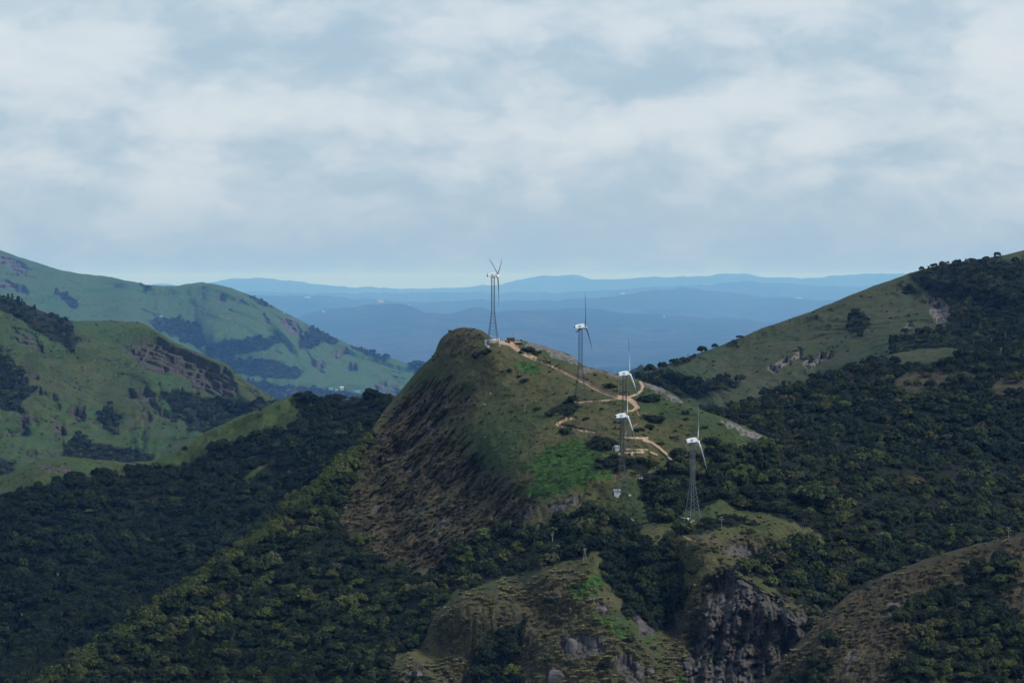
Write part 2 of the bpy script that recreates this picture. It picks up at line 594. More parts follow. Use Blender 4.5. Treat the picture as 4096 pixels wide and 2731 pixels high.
s.area('wood', [[(590, 1285), (640, 1268), (720, 1272), (800, 1300), (832, 1380), (790, 1392), (700, 1350), (640, 1325)],
                [(820, 1385), (900, 1362), (1000, 1352), (1100, 1345), (1135, 1368), (1060, 1400), (950, 1420), (830, 1440)],
                [(880, 1440), (1000, 1430), (1120, 1450), (1230, 1485), (1180, 1520), (1050, 1510), (930, 1500)],
                [(900, 1500), (1100, 1540), (1300, 1560), (1500, 1580), (1580, 1600), (1580, 1650), (900, 1650)],
                [(220, 1168), (260, 1165), (310, 1205), (318, 1240), (280, 1232)], [(560, 1133), (600, 1140), (620, 1170), (590, 1165)],
                [(965, 1155), (1000, 1165), (1060, 1205), (1090, 1232), (1050, 1225), (1000, 1195)],
                [(1200, 1345), (1250, 1310), (1330, 1322), (1370, 1372), (1290, 1372), (1240, 1400), (1195, 1395)],
                [(1400, 1380), (1470, 1395), (1560, 1430), (1545, 1448), (1450, 1415)], [(1650, 1440), (1720, 1440), (1720, 1500), (1660, 1490)]], 8, 10, 40)
s.area('rock', [[(1120, 1285), (1150, 1268), (1180, 1280), (1215, 1330), (1205, 1352), (1160, 1345)], [(855, 1185), (900, 1180), (905, 1210), (880, 1230)], [(790, 1175), (815, 1172), (820, 1195), (800, 1200)],
                [(940, 1195), (970, 1195), (975, 1215), (950, 1215)], [(1050, 1255), (1075, 1270), (1075, 1295), (1055, 1280)], [(1225, 1348), (1270, 1352), (1262, 1375), (1230, 1365)],
                [(1505, 1535), (1540, 1520), (1560, 1560), (1530, 1590), (1510, 1580)], [(1560, 1530), (1590, 1540), (1595, 1580), (1565, 1575)], [(1390, 1450), (1430, 1440), (1420, 1480), (1395, 1485)],
                [(0, 1015), (60, 1035), (130, 1080), (90, 1095), (30, 1065), (0, 1060)], [(0, 1110), (60, 1130), (125, 1165), (80, 1180), (0, 1140)], [(1340, 1395), (1390, 1400), (1370, 1420), (1335, 1420)],
                [(1240, 1450), (1290, 1440), (1300, 1465), (1255, 1470)], [(1150, 1560), (1200, 1545), (1230, 1580), (1170, 1600)]], 7, 14, 35, 0.9)
s.lines('dirt', [[(672, 1160, .2), (685, 1180, .2), (760, 1220, .5), (850, 1250, .5), (920, 1275, .7), (938, 1292, 1.2), (915, 1315, .5), (860, 1328, .2)], [(905, 1345, .8), (920, 1352, .8)]], 1.6, 1)
sh_n = gully(s.P0, 420, 4)
s.m['rock'] = np.maximum(s.m['rock'], 0.72 * sstep(fbm(s.P0 + 900, 160, 5, .6), .55, .8))
s.relief([(900, 150, 3), (160, 30, 3), (40, 7, 3)], 66 * sh_n + 30 * s.m['rock'] * ridged(s.P0, 70, 3), steep=.5)
s.build([('footpath', 'dirt'), ('hill', None)], M_FARGREEN)
SHEETS['back'] = s

# ---- left middle hill ------------------------------------------------------------
C_CREST = [(-700, 1010), (-300, 1090), (0, 1180), (100, 1215), (200, 1255), (280, 1282), (420, 1283), (520, 1284), (580, 1295), (640, 1330), (700, 1370), (780, 1405), (860, 1438), (910, 1455), (950, 1500),
           (1020, 1545), (1080, 1578), (1125, 1605), (1200, 1680), (1350, 1760), (1500, 1800)]
s = Sheet(C_CREST, [(-700, 1010, 3250), (0, 1180, 3250), (280, 1282, 3250), (520, 1284, 3300), (700, 1370, 3250), (900, 1455, 3150), (1125, 1605, 3050), (1500, 1800, 2950),
                    (0, 1260, 3120), (150, 1400, 2980), (0, 1500, 2900), (300, 1500, 2960), (350, 1400, 3080), (500, 1450, 3060), (650, 1500, 3010), (500, 1600, 2890), (350, 1650, 2830), (150, 1600, 2780), (0, 1750, 2660),
                    (800, 1550, 3000), (650, 1650, 2850), (900, 1650, 2960), (800, 1740, 2740), (600, 1800, 2700), (300, 1830, 2640), (1100, 1800, 2800), (-700, 1600, 2700), (0, 1950, 2520), (700, 1950, 2600), (1500, 1950, 2800)],
          -600, 1500, 1930, du=4, dv=4, round_m=30, round_px=24, back=60, zs=1.65)
s.area('wood', [[(-700, 900), (-100, 1120), (0, 1165), (100, 1200), (200, 1235), (275, 1265), (312, 1370), (290, 1405), (200, 1362), (100, 1300), (0, 1240), (-600, 1240)],
                [(-400, 1400), (0, 1415), (70, 1450), (125, 1560), (70, 1650), (0, 1625), (-400, 1620)],
                [(640, 1565), (720, 1565), (820, 1585), (960, 1600), (1110, 1600), (1220, 1690), (1080, 1680), (960, 1735), (850, 1740), (770, 1715), (690, 1650)],
                [(385, 1650), (440, 1610), (485, 1690), (470, 1735), (410, 1720)], [(250, 1790), (320, 1745), (400, 1780), (520, 1800), (620, 1830), (640, 1870), (250, 1860)],
                [(0, 1830), (60, 1850), (60, 1900), (0, 1900)], [(800, 1790), (900, 1800), (900, 1850), (780, 1840)]], 10, 12, 50)
s.area('dry', [[(-100, 1430), (200, 1400), (420, 1450), (520, 1600), (400, 1640), (200, 1600), (50, 1700)], [(420, 1480), (620, 1490), (760, 1700), (600, 1780), (480, 1700)], [(600, 1340), (800, 1420), (1120, 1600), (900, 1580), (700, 1460)]], 50, 45, 120, .4)
s.area('rock', [[(470, 1360), (600, 1340), (720, 1395), (900, 1470), (950, 1530), (930, 1590), (780, 1560), (690, 1500), (560, 1470)], [(50, 1310), (110, 1330), (200, 1400), (150, 1420), (70, 1360)],
                [(160, 1560), (220, 1570), (230, 1620), (180, 1610)], [(85, 1650), (105, 1660), (100, 1740), (85, 1700)], [(190, 1650), (250, 1700), (260, 1770), (215, 1730)],
                [(510, 1560), (600, 1570), (690, 1670), (640, 1660), (560, 1620)], [(565, 1640), (590, 1630), (600, 1680), (575, 1680)], [(100, 1810), (125, 1800), (145, 1850), (110, 1850)], [(270, 1640), (340, 1620), (330, 1690), (290, 1690)],
                [(560, 1720), (580, 1730), (580, 1765), (565, 1760)]], 10, 26, 55, 0.85)
s.m['rock'] = np.maximum(s.m['rock'], 0.75 * sstep(fbm(s.P0 + 300, 45, 5, .65), .45, .8))
cr_n = gully(s.P0, 190, 4)
s.m['rock'] *= 0.55 + 0.6 * sstep(fbm(s.P0 + 77, 36, 5, .65), -.35, .35)
s.relief([(320, 46, 3), (60, 12, 3), (16, 3.5, 3)], 25 * cr_n + 15 * s.m['rock'] * ridged(s.P0, 28, 3), steep=.5)
s.build([('hill', None)], M_LEFT)
SHEETS['left'] = s

# ---- right hill ---------------------------------------------------------------------
E_CREST = [(2300, 1640), (2450, 1560), (2520, 1520), (2600, 1480), (2700, 1446), (2800, 1410), (2900, 1375), (3050, 1312), (3200, 1262), (3330, 1210), (3450, 1160), (3560, 1120), (3640, 1095), (3700, 1075), (3800, 1052), (3900, 1040),
           (3960, 1030), (4096, 1003), (4300, 970), (4700, 930)]
s = Sheet(E_CREST, [(2300, 1640, 2150), (2520, 1520, 2180), (2800, 1410, 2260), (3200, 1262, 2360), (3640, 1095, 2420), (3900, 1040, 2330), (4096, 1003, 2360), (4700, 930, 2360),
                    (2600, 1560, 2080), (2700, 1620, 2020), (2900, 1500, 2150), (2850, 1650, 2000), (3200, 1400, 2180), (3100, 1560, 2030), (3400, 1350, 2160), (3500, 1250, 2260), (3600, 1400, 2020), (3690, 1160, 2310), (3750, 1250, 2180),
                    (3600, 1300, 2160), (3900, 1250, 2120), (4096, 1200, 2130), (4096, 1400, 1980), (4700, 1400, 1950), (3800, 1400, 1990), (3300, 1700, 1950), (4000, 1600, 1880), (2500, 1750, 1950), (4700, 1600, 1880)],
          2320, 4600, 1680, du=4, dv=4, round_m=22, round_px=24, back=40, zs=1.25)
s.area('wood', [[(3620, 1085), (3740, 1030), (3930, 1010), (4096, 1045), (4700, 1000), (4700, 1700), (3500, 1700), (3560, 1380), (3560, 1345), (3690, 1325), (3800, 1300), (3810, 1225), (3720, 1180)],
                [(2400, 1540), (2500, 1500), (2620, 1505), (2800, 1505), (2830, 1540), (2780, 1575), (2680, 1625), (2500, 1640)],
                [(2640, 1440), (2760, 1400), (2800, 1415), (2700, 1470)], [(2900, 1380), (2960, 1345), (2970, 1365), (2900, 1400)],
                [(3600, 1150), (3640, 1135), (3660, 1170), (3625, 1180)], [(3390, 1260), (3450, 1250), (3480, 1300), (3440, 1345), (3380, 1320)], [(2740, 1530), (2900, 1500), (2960, 1540), (2880, 1560), (2760, 1580)]], 9, 12, 45)
s.area('dry', [[(2800, 1520), (3050, 1430), (3350, 1400), (3400, 1430), (3300, 1480), (2900, 1580)], [(3400, 1200), (3600, 1130), (3700, 1180), (3600, 1330), (3450, 1290)]], 60, 60, 130, .4)
s.area('rock', [[(3700, 1168), (3742, 1190), (3803, 1226), (3788, 1306), (3749, 1292), (3712, 1236)], [(3618, 1290), (3632, 1272), (3650, 1330), (3622, 1332)], [(3060, 1470), (3200, 1400), (3220, 1420), (3090, 1500)],
                [(3200, 1450), (3320, 1400), (3330, 1430), (3230, 1470)]], 7, 16, 35, 0.95)
e_n = gully(s.P0, 110, 4)
s.area('wood', [[(3985, 1040), (4096, 1000), (4700, 930), (4700, 990), (4096, 1050), (4010, 1055)]], 6, 8, 40, 1.0, sub=True)
s.relief([(200, 28, 3), (40, 8, 3), (9, 2.4, 3)], 17 * e_n + 10 * s.m['rock'] * ridged(s.P0, 16, 3), steep=.45)
s.build([('hill', None)], M_RIGHT)
SHEETS['right'] = s

# ---- wooded hump in front of the right hill -----------------------------------------
F_CREST = [(2600, 1800), (2760, 1720), (2880, 1645), (2960, 1612), (3050, 1585), (3150, 1555), (3250, 1520), (3350, 1490), (3480, 1450), (3580, 1412), (3680, 1396), (3780, 1392), (3880, 1400), (3960, 1402), (4096, 1398), (4300, 1390), (4700, 1380)]
s = Sheet(F_CREST, [(2600, 1800, 1680), (2880, 1645, 1760), (3150, 1555, 1830), (3480, 1450, 1890), (3700, 1396, 1900), (4096, 1398, 1880), (4700, 1380, 1880), (2900, 1760, 1640), (3200, 1700, 1700), (3300, 1800, 1620), (3600, 1600, 1750),
                    (3600, 1800, 1650), (3900, 1600, 1740), (4096, 1700, 1690), (4096, 1860, 1640), (4700, 1800, 1650), (2600, 1950, 1560), (3300, 1950, 1560), (4096, 1950, 1600)],
          2620, 4600, 1950, du=4, dv=4, round_m=20, round_px=24, back=26, zs=1.1)
s.m['wood'] += 1
s.area('wood', [[(3540, 1425), (3620, 1385), (3800, 1375), (3930, 1395), (3820, 1425), (3760, 1450), (3620, 1460)]], 8, 14, 50, 1.0, sub=True)
s.area('wood', [[(3520, 1560), (3620, 1490), (3800, 1470), (3900, 1500), (3760, 1560), (3600, 1620)], [(3930, 1530), (4096, 1510), (4200, 1540), (4096, 1590), (3960, 1580)], [(3880, 1500), (4000, 1490), (3960, 1530)]], 20, 30, 50, 0.62, sub=True)
s.area('dry', [[(3520, 1570), (3620, 1480), (3800, 1450), (4200, 1500), (4096, 1620), (3600, 1640)]], 30, 30, 50, 0.9)
s.relief([(120, 22, 3), (30, 5, 3), (7, 2, 3)])
s.build([('hill', None)], M_RIGHT)
SHEETS['hump'] = s

# ---- left saddle ridge, wooded ---------------------------------------------------------
B_CREST = [(-700, 2060), (-200, 2000), (0, 1915), (80, 1868), (150, 1836), (230, 1824), (320, 1828), (420, 1842), (520, 1848), (600, 1842), (680, 1815), (760, 1770), (850, 1715), (950, 1668), (1050, 1630), (1110, 1600),
           (1160, 1582), (1230, 1580), (1290, 1592), (1370, 1600), (1430, 1590), (1490, 1575), (1540, 1580), (1600, 1600), (1800, 1700)]
s = Sheet(B_CREST, [(-700, 2060, 1800), (0, 1915, 1830), (230, 1824, 1850), (520, 1848, 1880), (760, 1770, 1900), (950, 1668, 1930), (1160, 1582, 1950), (1370, 1600, 1930), (1490, 1575, 1880), (1800, 1700, 1850),
                    (0, 2050, 1760), (250, 2000, 1760), (500, 2000, 1780), (750, 1900, 1840), (950, 1800, 1860), (1100, 1780, 1830), (1300, 1750, 1790), (1450, 1800, 1740), (1200, 1950, 1730), (900, 2050, 1720), (600, 2200, 1690), (250, 2250, 1670), (0, 2300, 1650), (350, 2450, 1610),
                    (100, 2600, 1570), (-700, 2500, 1600), (700, 2400, 1600), (1000, 2250, 1620), (1300, 2050, 1660), (0, 2800, 1500), (700, 2800, 1480), (1700, 2000, 1650)],
          -600, 1780, 2860, du=4, dv=5, round_m=22, round_px=26, back=26, zs=1.25)
s.m['wood'] += 1
s.area('wood', [[(-700, 1950), (0, 1890), (150, 1800), (320, 1800), (520, 1820), (650, 1810), (850, 1690), (1000, 1630), (1150, 1560), (1170, 1610), (1200, 1640), (1180, 1700), (1080, 1740), (950, 1760), (820, 1820), (740, 1850), (640, 1868), (520, 1886), (430, 1900), (300, 1915),
                 (200, 1940), (80, 1960), (0, 2000), (-700, 2080)]], 10, 20, 60, 1.0, sub=True)
s.area('wood', [[(900, 1960), (1000, 1890), (1100, 1820), (1120, 1830), (1000, 1910)]], 8, 8, 40, .8, sub=True)
s.area('rock', [[(150, 1866), (200, 1860), (225, 1885), (180, 1892)], [(230, 1870), (275, 1862), (280, 1885), (240, 1900)], [(50, 2060), (75, 2030), (90, 2080), (60, 2100)], [(190, 1960), (250, 1965), (260, 2010), (200, 2010)]], 6, 14, 30, 0.9)
s.area('dry', [[(60, 1860), (200, 1835), (280, 1860), (240, 1920), (60, 1930)], [(250, 1850), (600, 1845), (700, 1830), (620, 1880), (300, 1930)]], 25, 20, 50, .2)
b_n = gully(s.P0, 90, 3)
s.relief([(150, 22, 3), (28, 6, 3), (7, 2.2, 3)], 10 * b_n, steep=.5)
s.build([('hill', None)], M_LEFT)
SHEETS['saddle'] = s

# ---- main ridge with the turbines, wooded spur, grassy nose and cliff ---------------
A_CREST = [(-700, 3100), (60, 2790), (150, 2735), (300, 2640), (500, 2505), (700, 2370), (900, 2235), (1050, 2120), (1200, 1995), (1330, 1885), (1420, 1805), (1480, 1730), (1530, 1650), (1570, 1598), (1620, 1540), (1680, 1470), (1730, 1425),
           (1746, 1400), (1752, 1372), (1765, 1352), (1785, 1335), (1805, 1322), (1832, 1311), (1860, 1308), (1895, 1313), (1925, 1322), (1945, 1332), (1965, 1350), (1990, 1358), (2010, 1360), (2060, 1361), (2100, 1364), (2140, 1373), (2190, 1387), (2240, 1402), (2280, 1418), (2300, 1432),
           (2312, 1448), (2340, 1464), (2400, 1478), (2460, 1494), (2520, 1508), (2560, 1522), (2600, 1538), (2660, 1556), (2700, 1578), (2740, 1612), (2800, 1635), (2900, 1672), (3000, 1718), (3060, 1742), (3110, 1768), (3160, 1800), (3300, 1830), (3600, 1850), (4096, 1870), (4700, 1900)]
A_CTRL = [(-700, 3100, 1280), (100, 2765, 1375), (500, 2505, 1440), (900, 2235, 1510), (1330, 1885, 1620), (1480, 1735, 1680), (1560, 1605, 1725), (1650, 1505, 1735), (1750, 1380, 1735), (1832, 1311, 1715), (1900, 1315, 1695),
          (1972, 1378, 1650), (2050, 1363, 1690), (2100, 1364, 1690), (2030, 1385, 1655), (2087, 1418, 1640), (2200, 1390, 1690), (2300, 1435, 1660), (2200, 1430, 1650), (2322, 1598, 1560), (2300, 1507, 1605), (2410, 1565, 1570), (2350, 1468, 1640), (2520, 1510, 1600), (2560, 1525, 1590), (2470, 1590, 1552),
          (2551, 1627, 1535), (2700, 1582, 1560), (2650, 1660, 1530), (2900, 1675, 1520), (2800, 1750, 1495), (3110, 1770, 1510), (3300, 1830, 1600), (3700, 1850, 1680), (4100, 1870, 1720), (4700, 1900, 1740),
          (2498, 1806, 1470), (2487, 1972, 1440), (2770, 2082, 1400), (2640, 1800, 1480), (2700, 1900, 1450), (2650, 2000, 1430),
          (1900, 1600, 1610), (1880, 1450, 1655), (1790, 1420, 1690), (1750, 1600, 1655), (2100, 1500, 1615), (2100, 1650, 1560), (2250, 1700, 1530), (2100, 1800, 1515), (2300, 1850, 1480), (1900, 1800, 1555), (1800, 1800, 1580), (1700, 1800, 1612), (1600, 1800, 1645), (1500, 2000, 1590), (1350, 2100, 1555),
          (1700, 2050, 1530), (1850, 2000, 1520), (2000, 1980, 1490), (2150, 2020, 1462), (2250, 2020, 1445), (2050, 2120, 1455), (1600, 2300, 1470), (1800, 2200, 1470), (1300, 2300, 1470),
          (1000, 2400, 1450), (750, 2550, 1410), (400, 2760, 1355), (1200, 2600, 1380), (1500, 2550, 1370), (1000, 2900, 1310), (1500, 2900, 1275), (400, 3000, 1300),
          (1800, 2330, 1420), (2000, 2270, 1410), (2200, 2170, 1410), (2300, 2110, 1420), (2450, 2090, 1425), (1650, 2450, 1385),
          (1753, 2458, 1332), (1830, 2382, 1338), (1983, 2342, 1342), (2174, 2289, 1347), (2403, 2218, 1352), (2595, 2167, 1362), (2748, 2142, 1372),
          (1900, 2550, 1305), (2100, 2400, 1330), (2200, 2500, 1310), (2200, 2620, 1285), (2050, 2650, 1300), (1700, 2640, 1310), (1650, 2665, 1290), (1650, 2760, 1270), (1850, 2731, 1290), (2200, 2900, 1245), (2500, 2900, 1235),
          (2388, 2330, 1330), (2503, 2484, 1300), (2587, 2576, 1283), (2640, 2703, 1265), (2400, 2600, 1275),
          (2500, 2280, 1362), (2600, 2400, 1355), (2660, 2520, 1340), (2700, 2300, 1360), (2720, 2200, 1366),
          (2830, 2190, 1352), (2950, 2282, 1325), (3060, 2372, 1305), (3180, 2442, 1292), (2990, 2230, 1372), (3100, 2290, 1362), (3200, 2330, 1360), (3270, 2420, 1345), (3310, 2550, 1330), (3360, 2700, 1315), (3350, 2900, 1290),
          (2900, 2390, 1308), (2950, 2500, 1292), (2850, 2600, 1286), (3000, 2650, 1276), (3150, 2600, 1282), (2760, 2700, 1276), (2800, 2480, 1305), (3000, 2900, 1250), (2700, 2900, 1245), (3220, 2500, 1295), (3220, 2700, 1290),
          (2900, 2090, 1402), (3100, 2115, 1398), (3250, 2160, 1392), (3330, 2210, 1392), (3050, 2180, 1385), (3000, 2000, 1440), (3200, 1950, 1480), (3500, 1950, 1545), (3900, 1950, 1620), (4400, 1980, 1640), (3500, 2150, 1430), (3900, 2100, 1480),
          (4400, 2100, 1500), (3420, 2300, 1380), (3500, 2420, 1345), (3700, 2550, 1330), (4400, 2400, 1380), (4400, 2900, 1280), (3800, 2900, 1280)]
s = Sheet(A_CREST, A_CTRL, -500, 4600, 2880, du=4, dv=4, crest_noise=3.0, round_m=12, round_px=22, back=30, c=32)
U, V = s.U, s.V
s.area('wood', [
    [(-700, 3100), (60, 2775), (150, 2720), (500, 2490), (900, 2220), (1330, 1868), (1480, 1715), (1500, 1740), (1440, 1850), (1390, 1960), (1350, 2080), (1420, 2170), (1560, 2260), (1700, 2310), (1800, 2230), (1920, 2150),
     (2060, 2100), (2150, 2110), (2300, 2060), (2400, 2030), (2480, 2080), (2560, 2110), (2560, 2160), (2403, 2200), (2174, 2268), (1983, 2322), (1830, 2362), (1740, 2440), (1700, 2560), (1560, 2650), (1560, 2740), (1740, 2740), (1760, 3000), (-700, 3000)],
    [(2640, 1870), (2720, 1830), (2850, 1800), (2980, 1790), (3120, 1780), (3200, 1800), (4800, 1840), (4800, 2400), (3400, 2900), (3150, 2900), (3200, 2700), (3240, 2600), (3230, 2460), (3160, 2390), (3060, 2330), (2960, 2240), (3060, 2250), (3120, 2170), (3240, 2150), (3340, 2220), (3290, 2140), (3150, 2080), (3000, 2040),
     (2880, 2000), (2800, 2040), (2720, 2040), (2690, 2090), (2600, 2090), (2560, 2000), (2560, 1900)],
    [(2403, 2222), (2480, 2190), (2580, 2168), (2680, 2195), (2730, 2250), (2750, 2330), (2740, 2440), (2660, 2520), (2600, 2530), (2500, 2470), (2490, 2400), (2420, 2330)],
    [(1890, 2740), (1900, 2630), (2030, 2530), (2120, 2460), (2090, 2580), (2030, 2670), (2120, 2740)],
    [(2700, 2100), (2800, 2095), (2870, 2070), (2940, 2050), (3020, 2095), (2900, 2110), (2800, 2130), (2700, 2140)],
    [(2200, 1625), (2290, 1600), (2330, 1625), (2300, 1660), (2240, 1665), (2190, 1650)], [(2330, 1770), (2400, 1745), (2480, 1765), (2470, 1800), (2380, 1810)], [(2370, 1835), (2470, 1815), (2560, 1830), (2630, 1850), (2600, 1890), (2480, 1890), (2390, 1870)],
    [(2880, 2250), (2960, 2260), (3020, 2320), (2960, 2290)],
], 10, 16, 50)
s.area('dry', [[(1540, 1640), (1640, 1570), (1760, 1530), (1840, 1530), (1880, 1570), (1890, 1640), (1810, 1700), (1860, 1800), (2000, 1900), (2130, 1960), (2130, 2030), (1960, 2150), (1800, 2240), (1640, 2320), (1480, 2250), (1330, 2100), (1390, 1940), (1450, 1800)],
               [(1745, 1390), (1790, 1330), (1880, 1310), (1950, 1335), (1900, 1390), (1820, 1430), (1750, 1420)],
               [(1580, 2760), (1590, 2690), (1650, 2640), (1720, 2660), (1760, 2760)], [(2740, 2180), (2850, 2160), (3050, 2150), (3150, 2180), (3060, 2260), (2900, 2230)], [(2640, 2560), (2760, 2420), (2860, 2260), (2980, 2300), (3240, 2440), (3220, 2740), (2640, 2760)]], 60, 42, 110, .92)
s.area('dry', [[(1690, 2520), (1740, 2430), (1840, 2350), (1990, 2310), (2170, 2255), (2330, 2260), (2450, 2450), (2600, 2600), (2650, 2760), (1700, 2760), (1750, 2600)]], 40, 42, 110, .66)
s.area('lush', [[(2080, 1850), (2180, 1790), (2290, 1750), (2400, 1765), (2440, 1830), (2450, 1900), (2340, 1945), (2180, 1990), (2090, 1985), (2130, 1910)], [(2062, 1462), (2110, 1445), (2165, 1465), (2160, 1490), (2085, 1495)],
                [(2270, 2330), (2390, 2280), (2420, 2330), (2400, 2370), (2300, 2400)], [(2380, 2470), (2450, 2460), (2540, 2540), (2530, 2570), (2420, 2520)], [(2680, 2740), (2720, 2690), (2800, 2750)]], 16, 22, 50, 0.8)
s.area('dry', [[(2080, 1850), (2180, 1790), (2290, 1750), (2400, 1765), (2440, 1830), (2450, 1900), (2340, 1945), (2180, 1990), (2090, 1985)]], 10, 10, 50, 1, sub=True)
s.area('rock', [[(2090, 1370), (2139, 1372), (2236, 1398), (2300, 1428), (2312, 1462), (2236, 1436), (2185, 1406), (2108, 1386)], [(2300, 1462), (2400, 1480), (2500, 1506), (2480, 1512), (2380, 1492), (2300, 1474)],
                [(2570, 1527), (2620, 1540), (2665, 1556), (2712, 1588), (2732, 1610), (2695, 1604), (2635, 1573)], [(2850, 1672), (2900, 1678), (3000, 1728), (3075, 1755), (2990, 1745), (2900, 1702)],
                [(2189, 2022), (2258, 2005), (2358, 1966), (2322, 2010), (2212, 2056)], [(2000, 2125), (2060, 2060), (2150, 2015), (2120, 2060), (2040, 2130)],
                [(2830, 2320), (2900, 2280), (2960, 2300), (3054, 2370), (3165, 2446), (3238, 2430), (3240, 2550), (3186, 2665), (3150, 2760), (2850, 2760), (2740, 2740), (2733, 2640), (2800, 2560), (2830, 2480), (2800, 2420), (2820, 2360)],
                [(2240, 2560), (2300, 2540), (2420, 2550), (2420, 2610), (2330, 2640), (2250, 2620)], [(2460, 2620), (2560, 2640), (2600, 2700), (2560, 2740), (2480, 2700)],
                [(1620, 2690), (1660, 2672), (1690, 2700), (1680, 2760), (1610, 2760)], [(2380, 2400), (2440, 2420), (2430, 2450), (2380, 2440)], [(2540, 2470), (2600, 2460), (2620, 2530), (2560, 2540)], [(2880, 2190), (2960, 2180), (3080, 2210), (3060, 2260), (2950, 2240)],
                [(2660, 2470), (2720, 2440), (2740, 2520), (2700, 2560)]], 7, 16, 40, 1.0)
s.m['rock'] = np.maximum(s.m['rock'], 0.62 * s.m['dry'] * sstep(fbm(s.P0 * np.array([1, 1, .6]), 22, 5, .6), .45, .75))
ROADS = [
    [(2000, 1370, 8), (2040, 1374, 10), (2066, 1392, 10), (2084, 1412, 6), (2120, 1429, 4.5), (2160, 1446, 4.5), (2236, 1476, 5), (2300, 1507, 6), (2344, 1531, 8), (2410, 1565, 9), (2470, 1588, 9), (2509, 1592, 9), (2536, 1609, 11), (2551, 1627, 10), (2533, 1641, 5), (2494, 1646, 2)],
    [(1968, 1368, 4), (1996, 1366, 4), (2026, 1366, 3), (2086, 1368, 3)], [(2060, 1384, 3), (2090, 1384, 1.5)],
    [(2509, 1588, 5), (2545, 1579, 4), (2566, 1561, 5), (2572, 1542, 6), (2562, 1528, 5)], [(2461, 1597, 3), (2380, 1603, 3), (2340, 1606, 5), (2314, 1609, 3)],
    [(2548, 1642, 2), (2560, 1666, 1.8), (2548, 1696, 2), (2515, 1717, 1.2), (2500, 1738, 2.5)], [(2302, 1672, 2), (2260, 1678, 6.5), (2228, 1696, 6.5), (2250, 1708, 6.5), (2290, 1715, 5), (2380, 1729, 2.5)],
    [(2497, 1748, 3), (2530, 1751, 4), (2590, 1750, 5), (2575, 1760, 5), (2605, 1768, 5), (2635, 1789, 6), (2665, 1816, 6), (2683, 1838, 5)], [(2503, 1796, 2), (2590, 1798, 2.5)], [(2500, 1811, 3), (2575, 1807, 3)], [(2602, 1808, 4), (2628, 1818, 3)],
    [(2583, 1974, 1.2), (2592, 1992, 1.5)], [(2525, 2074, 2.5), (2534, 2082, 2)], [(2745, 2086, 3), (2780, 2081, 2)], [(2731, 2140, 2), (2753, 2151, 5), (2783, 2164, 2)], [(2110, 1420, 2), (2150, 1432, 3)]]
s.lines('dirt', [[(a, b, c * .86) for a, b, c in l] for l in ROADS], 3.2, 2.2)
s.lines('dry', [[(a + 2, b - 3 - 1.5 * c, c * .7 + 1) for a, b, c in ROADS[0][5:13]], [(a, b - 2 - 1.3 * c, c * .6 + 1) for a, b, c in ROADS[6]], [(2505, 1786, 4), (2590, 1788, 4)]], 3, 2)
for kx in ('wood', 'rock', 'lush'):
    s.m[kx] *= 1 - s.m['dirt']
# relief: gullies running down the dark left face, steps beside the tracks, broken cliff
face = sstep(signed_dist(U, V, [(1500, 1700), (1640, 1540), (1800, 1500), (1880, 1560), (1860, 1700), (2000, 1900), (2130, 1980), (1950, 2180), (1640, 2340), (1300, 2120)]), -40, 60)
ax = (U * 0.78 + V * 0.62)
al = (-U * 0.62 + V * 0.78)
gul = ridged(np.stack([ax / 60, al / 330, U * 0 + 1.7], -1), 1.0, 4)
gul2 = fbm(np.stack([ax / 16, al / 60, U * 0 + 4.7], -1), 1.0, 3)
rk = s.m['rock']
cliff = sstep(signed_dist(U, V, [(2800, 2330), (2900, 2270), (3060, 2370), (3240, 2430), (3240, 2760), (2700, 2760), (2740, 2560)]), -20, 40)
cl_n = ridged(np.stack([U / 95, V / 260, U * 0 + 2.2], -1), 1.0, 4) * 9 + np.round(2.2 * fbm(np.stack([U / 75, V / 110, U * 0 + 8.2], -1), 1.0, 2)) * 4
dd = dist_line(U, V, [(a, b - 9, 2) for a, b, c in ROADS[0][4:11]])
cut = np.exp(-(np.clip(dd, 0, None) / 6) ** 2) * 5.0           # bank cut above the track
tus = fbm(s.P0, 3.2, 3, .65)
s.free = (cliff > .05) | (face > .3)
s.relief([(140, 14, 3), (40, 5.5, 3), (12, 2.4, 3)],
         face * (8.5 * gul + 3 * gul2) + rk * (4.5 - 2.3 * cliff) * ridged(s.P0, 11, 3) + cliff * cl_n - cut + (1 - s.m['dirt']) * tus * (1.1 + 1.6 * s.m['dry']), lim=3.5)
s.m['pale'] = s.m['rock'] * (sstep(V, 1830, 1800))
s.build([('dirt_road', 'dirt'), ('rock_outcrop', 'pale'), ('cliff', 'rock', M_CLIFF), ('hill', None)], M_HILL)
SHEETS['main'] = s

# ---- near spur at the lower right --------------------------------------------------------
R_CREST = [(2750, 3000), (2900, 2860), (3050, 2731), (3130, 2640), (3200, 2560), (3280, 2480), (3340, 2425), (3400, 2370), (3460, 2330), (3560, 2290), (3700, 2235), (3850, 2190), (4000, 2155), (4096, 2130), (4300, 2085), (4700, 2020)]
s = Sheet(R_CREST, [(2750, 3000, 1180), (3050, 2731, 1205), (3200, 2560, 1222), (3340, 2425, 1235), (3460, 2330, 1248), (3700, 2235, 1258), (4096, 2130, 1268), (4700, 2020, 1275), (3300, 2600, 1195), (3500, 2450, 1212), (3450, 2700, 1165), (3800, 2400, 1215), (3750, 2300, 1238), (3700, 2600, 1170),
                    (4096, 2300, 1225), (4096, 2500, 1180), (3900, 2750, 1130), (3200, 2900, 1160), (4096, 2900, 1100), (4700, 2500, 1170), (4700, 2900, 1100)],
          2800, 4600, 2880, du=4, dv=4, crest_noise=4, round_m=12, round_px=26, back=26, c=40)
s.m['dry'] += 0.42
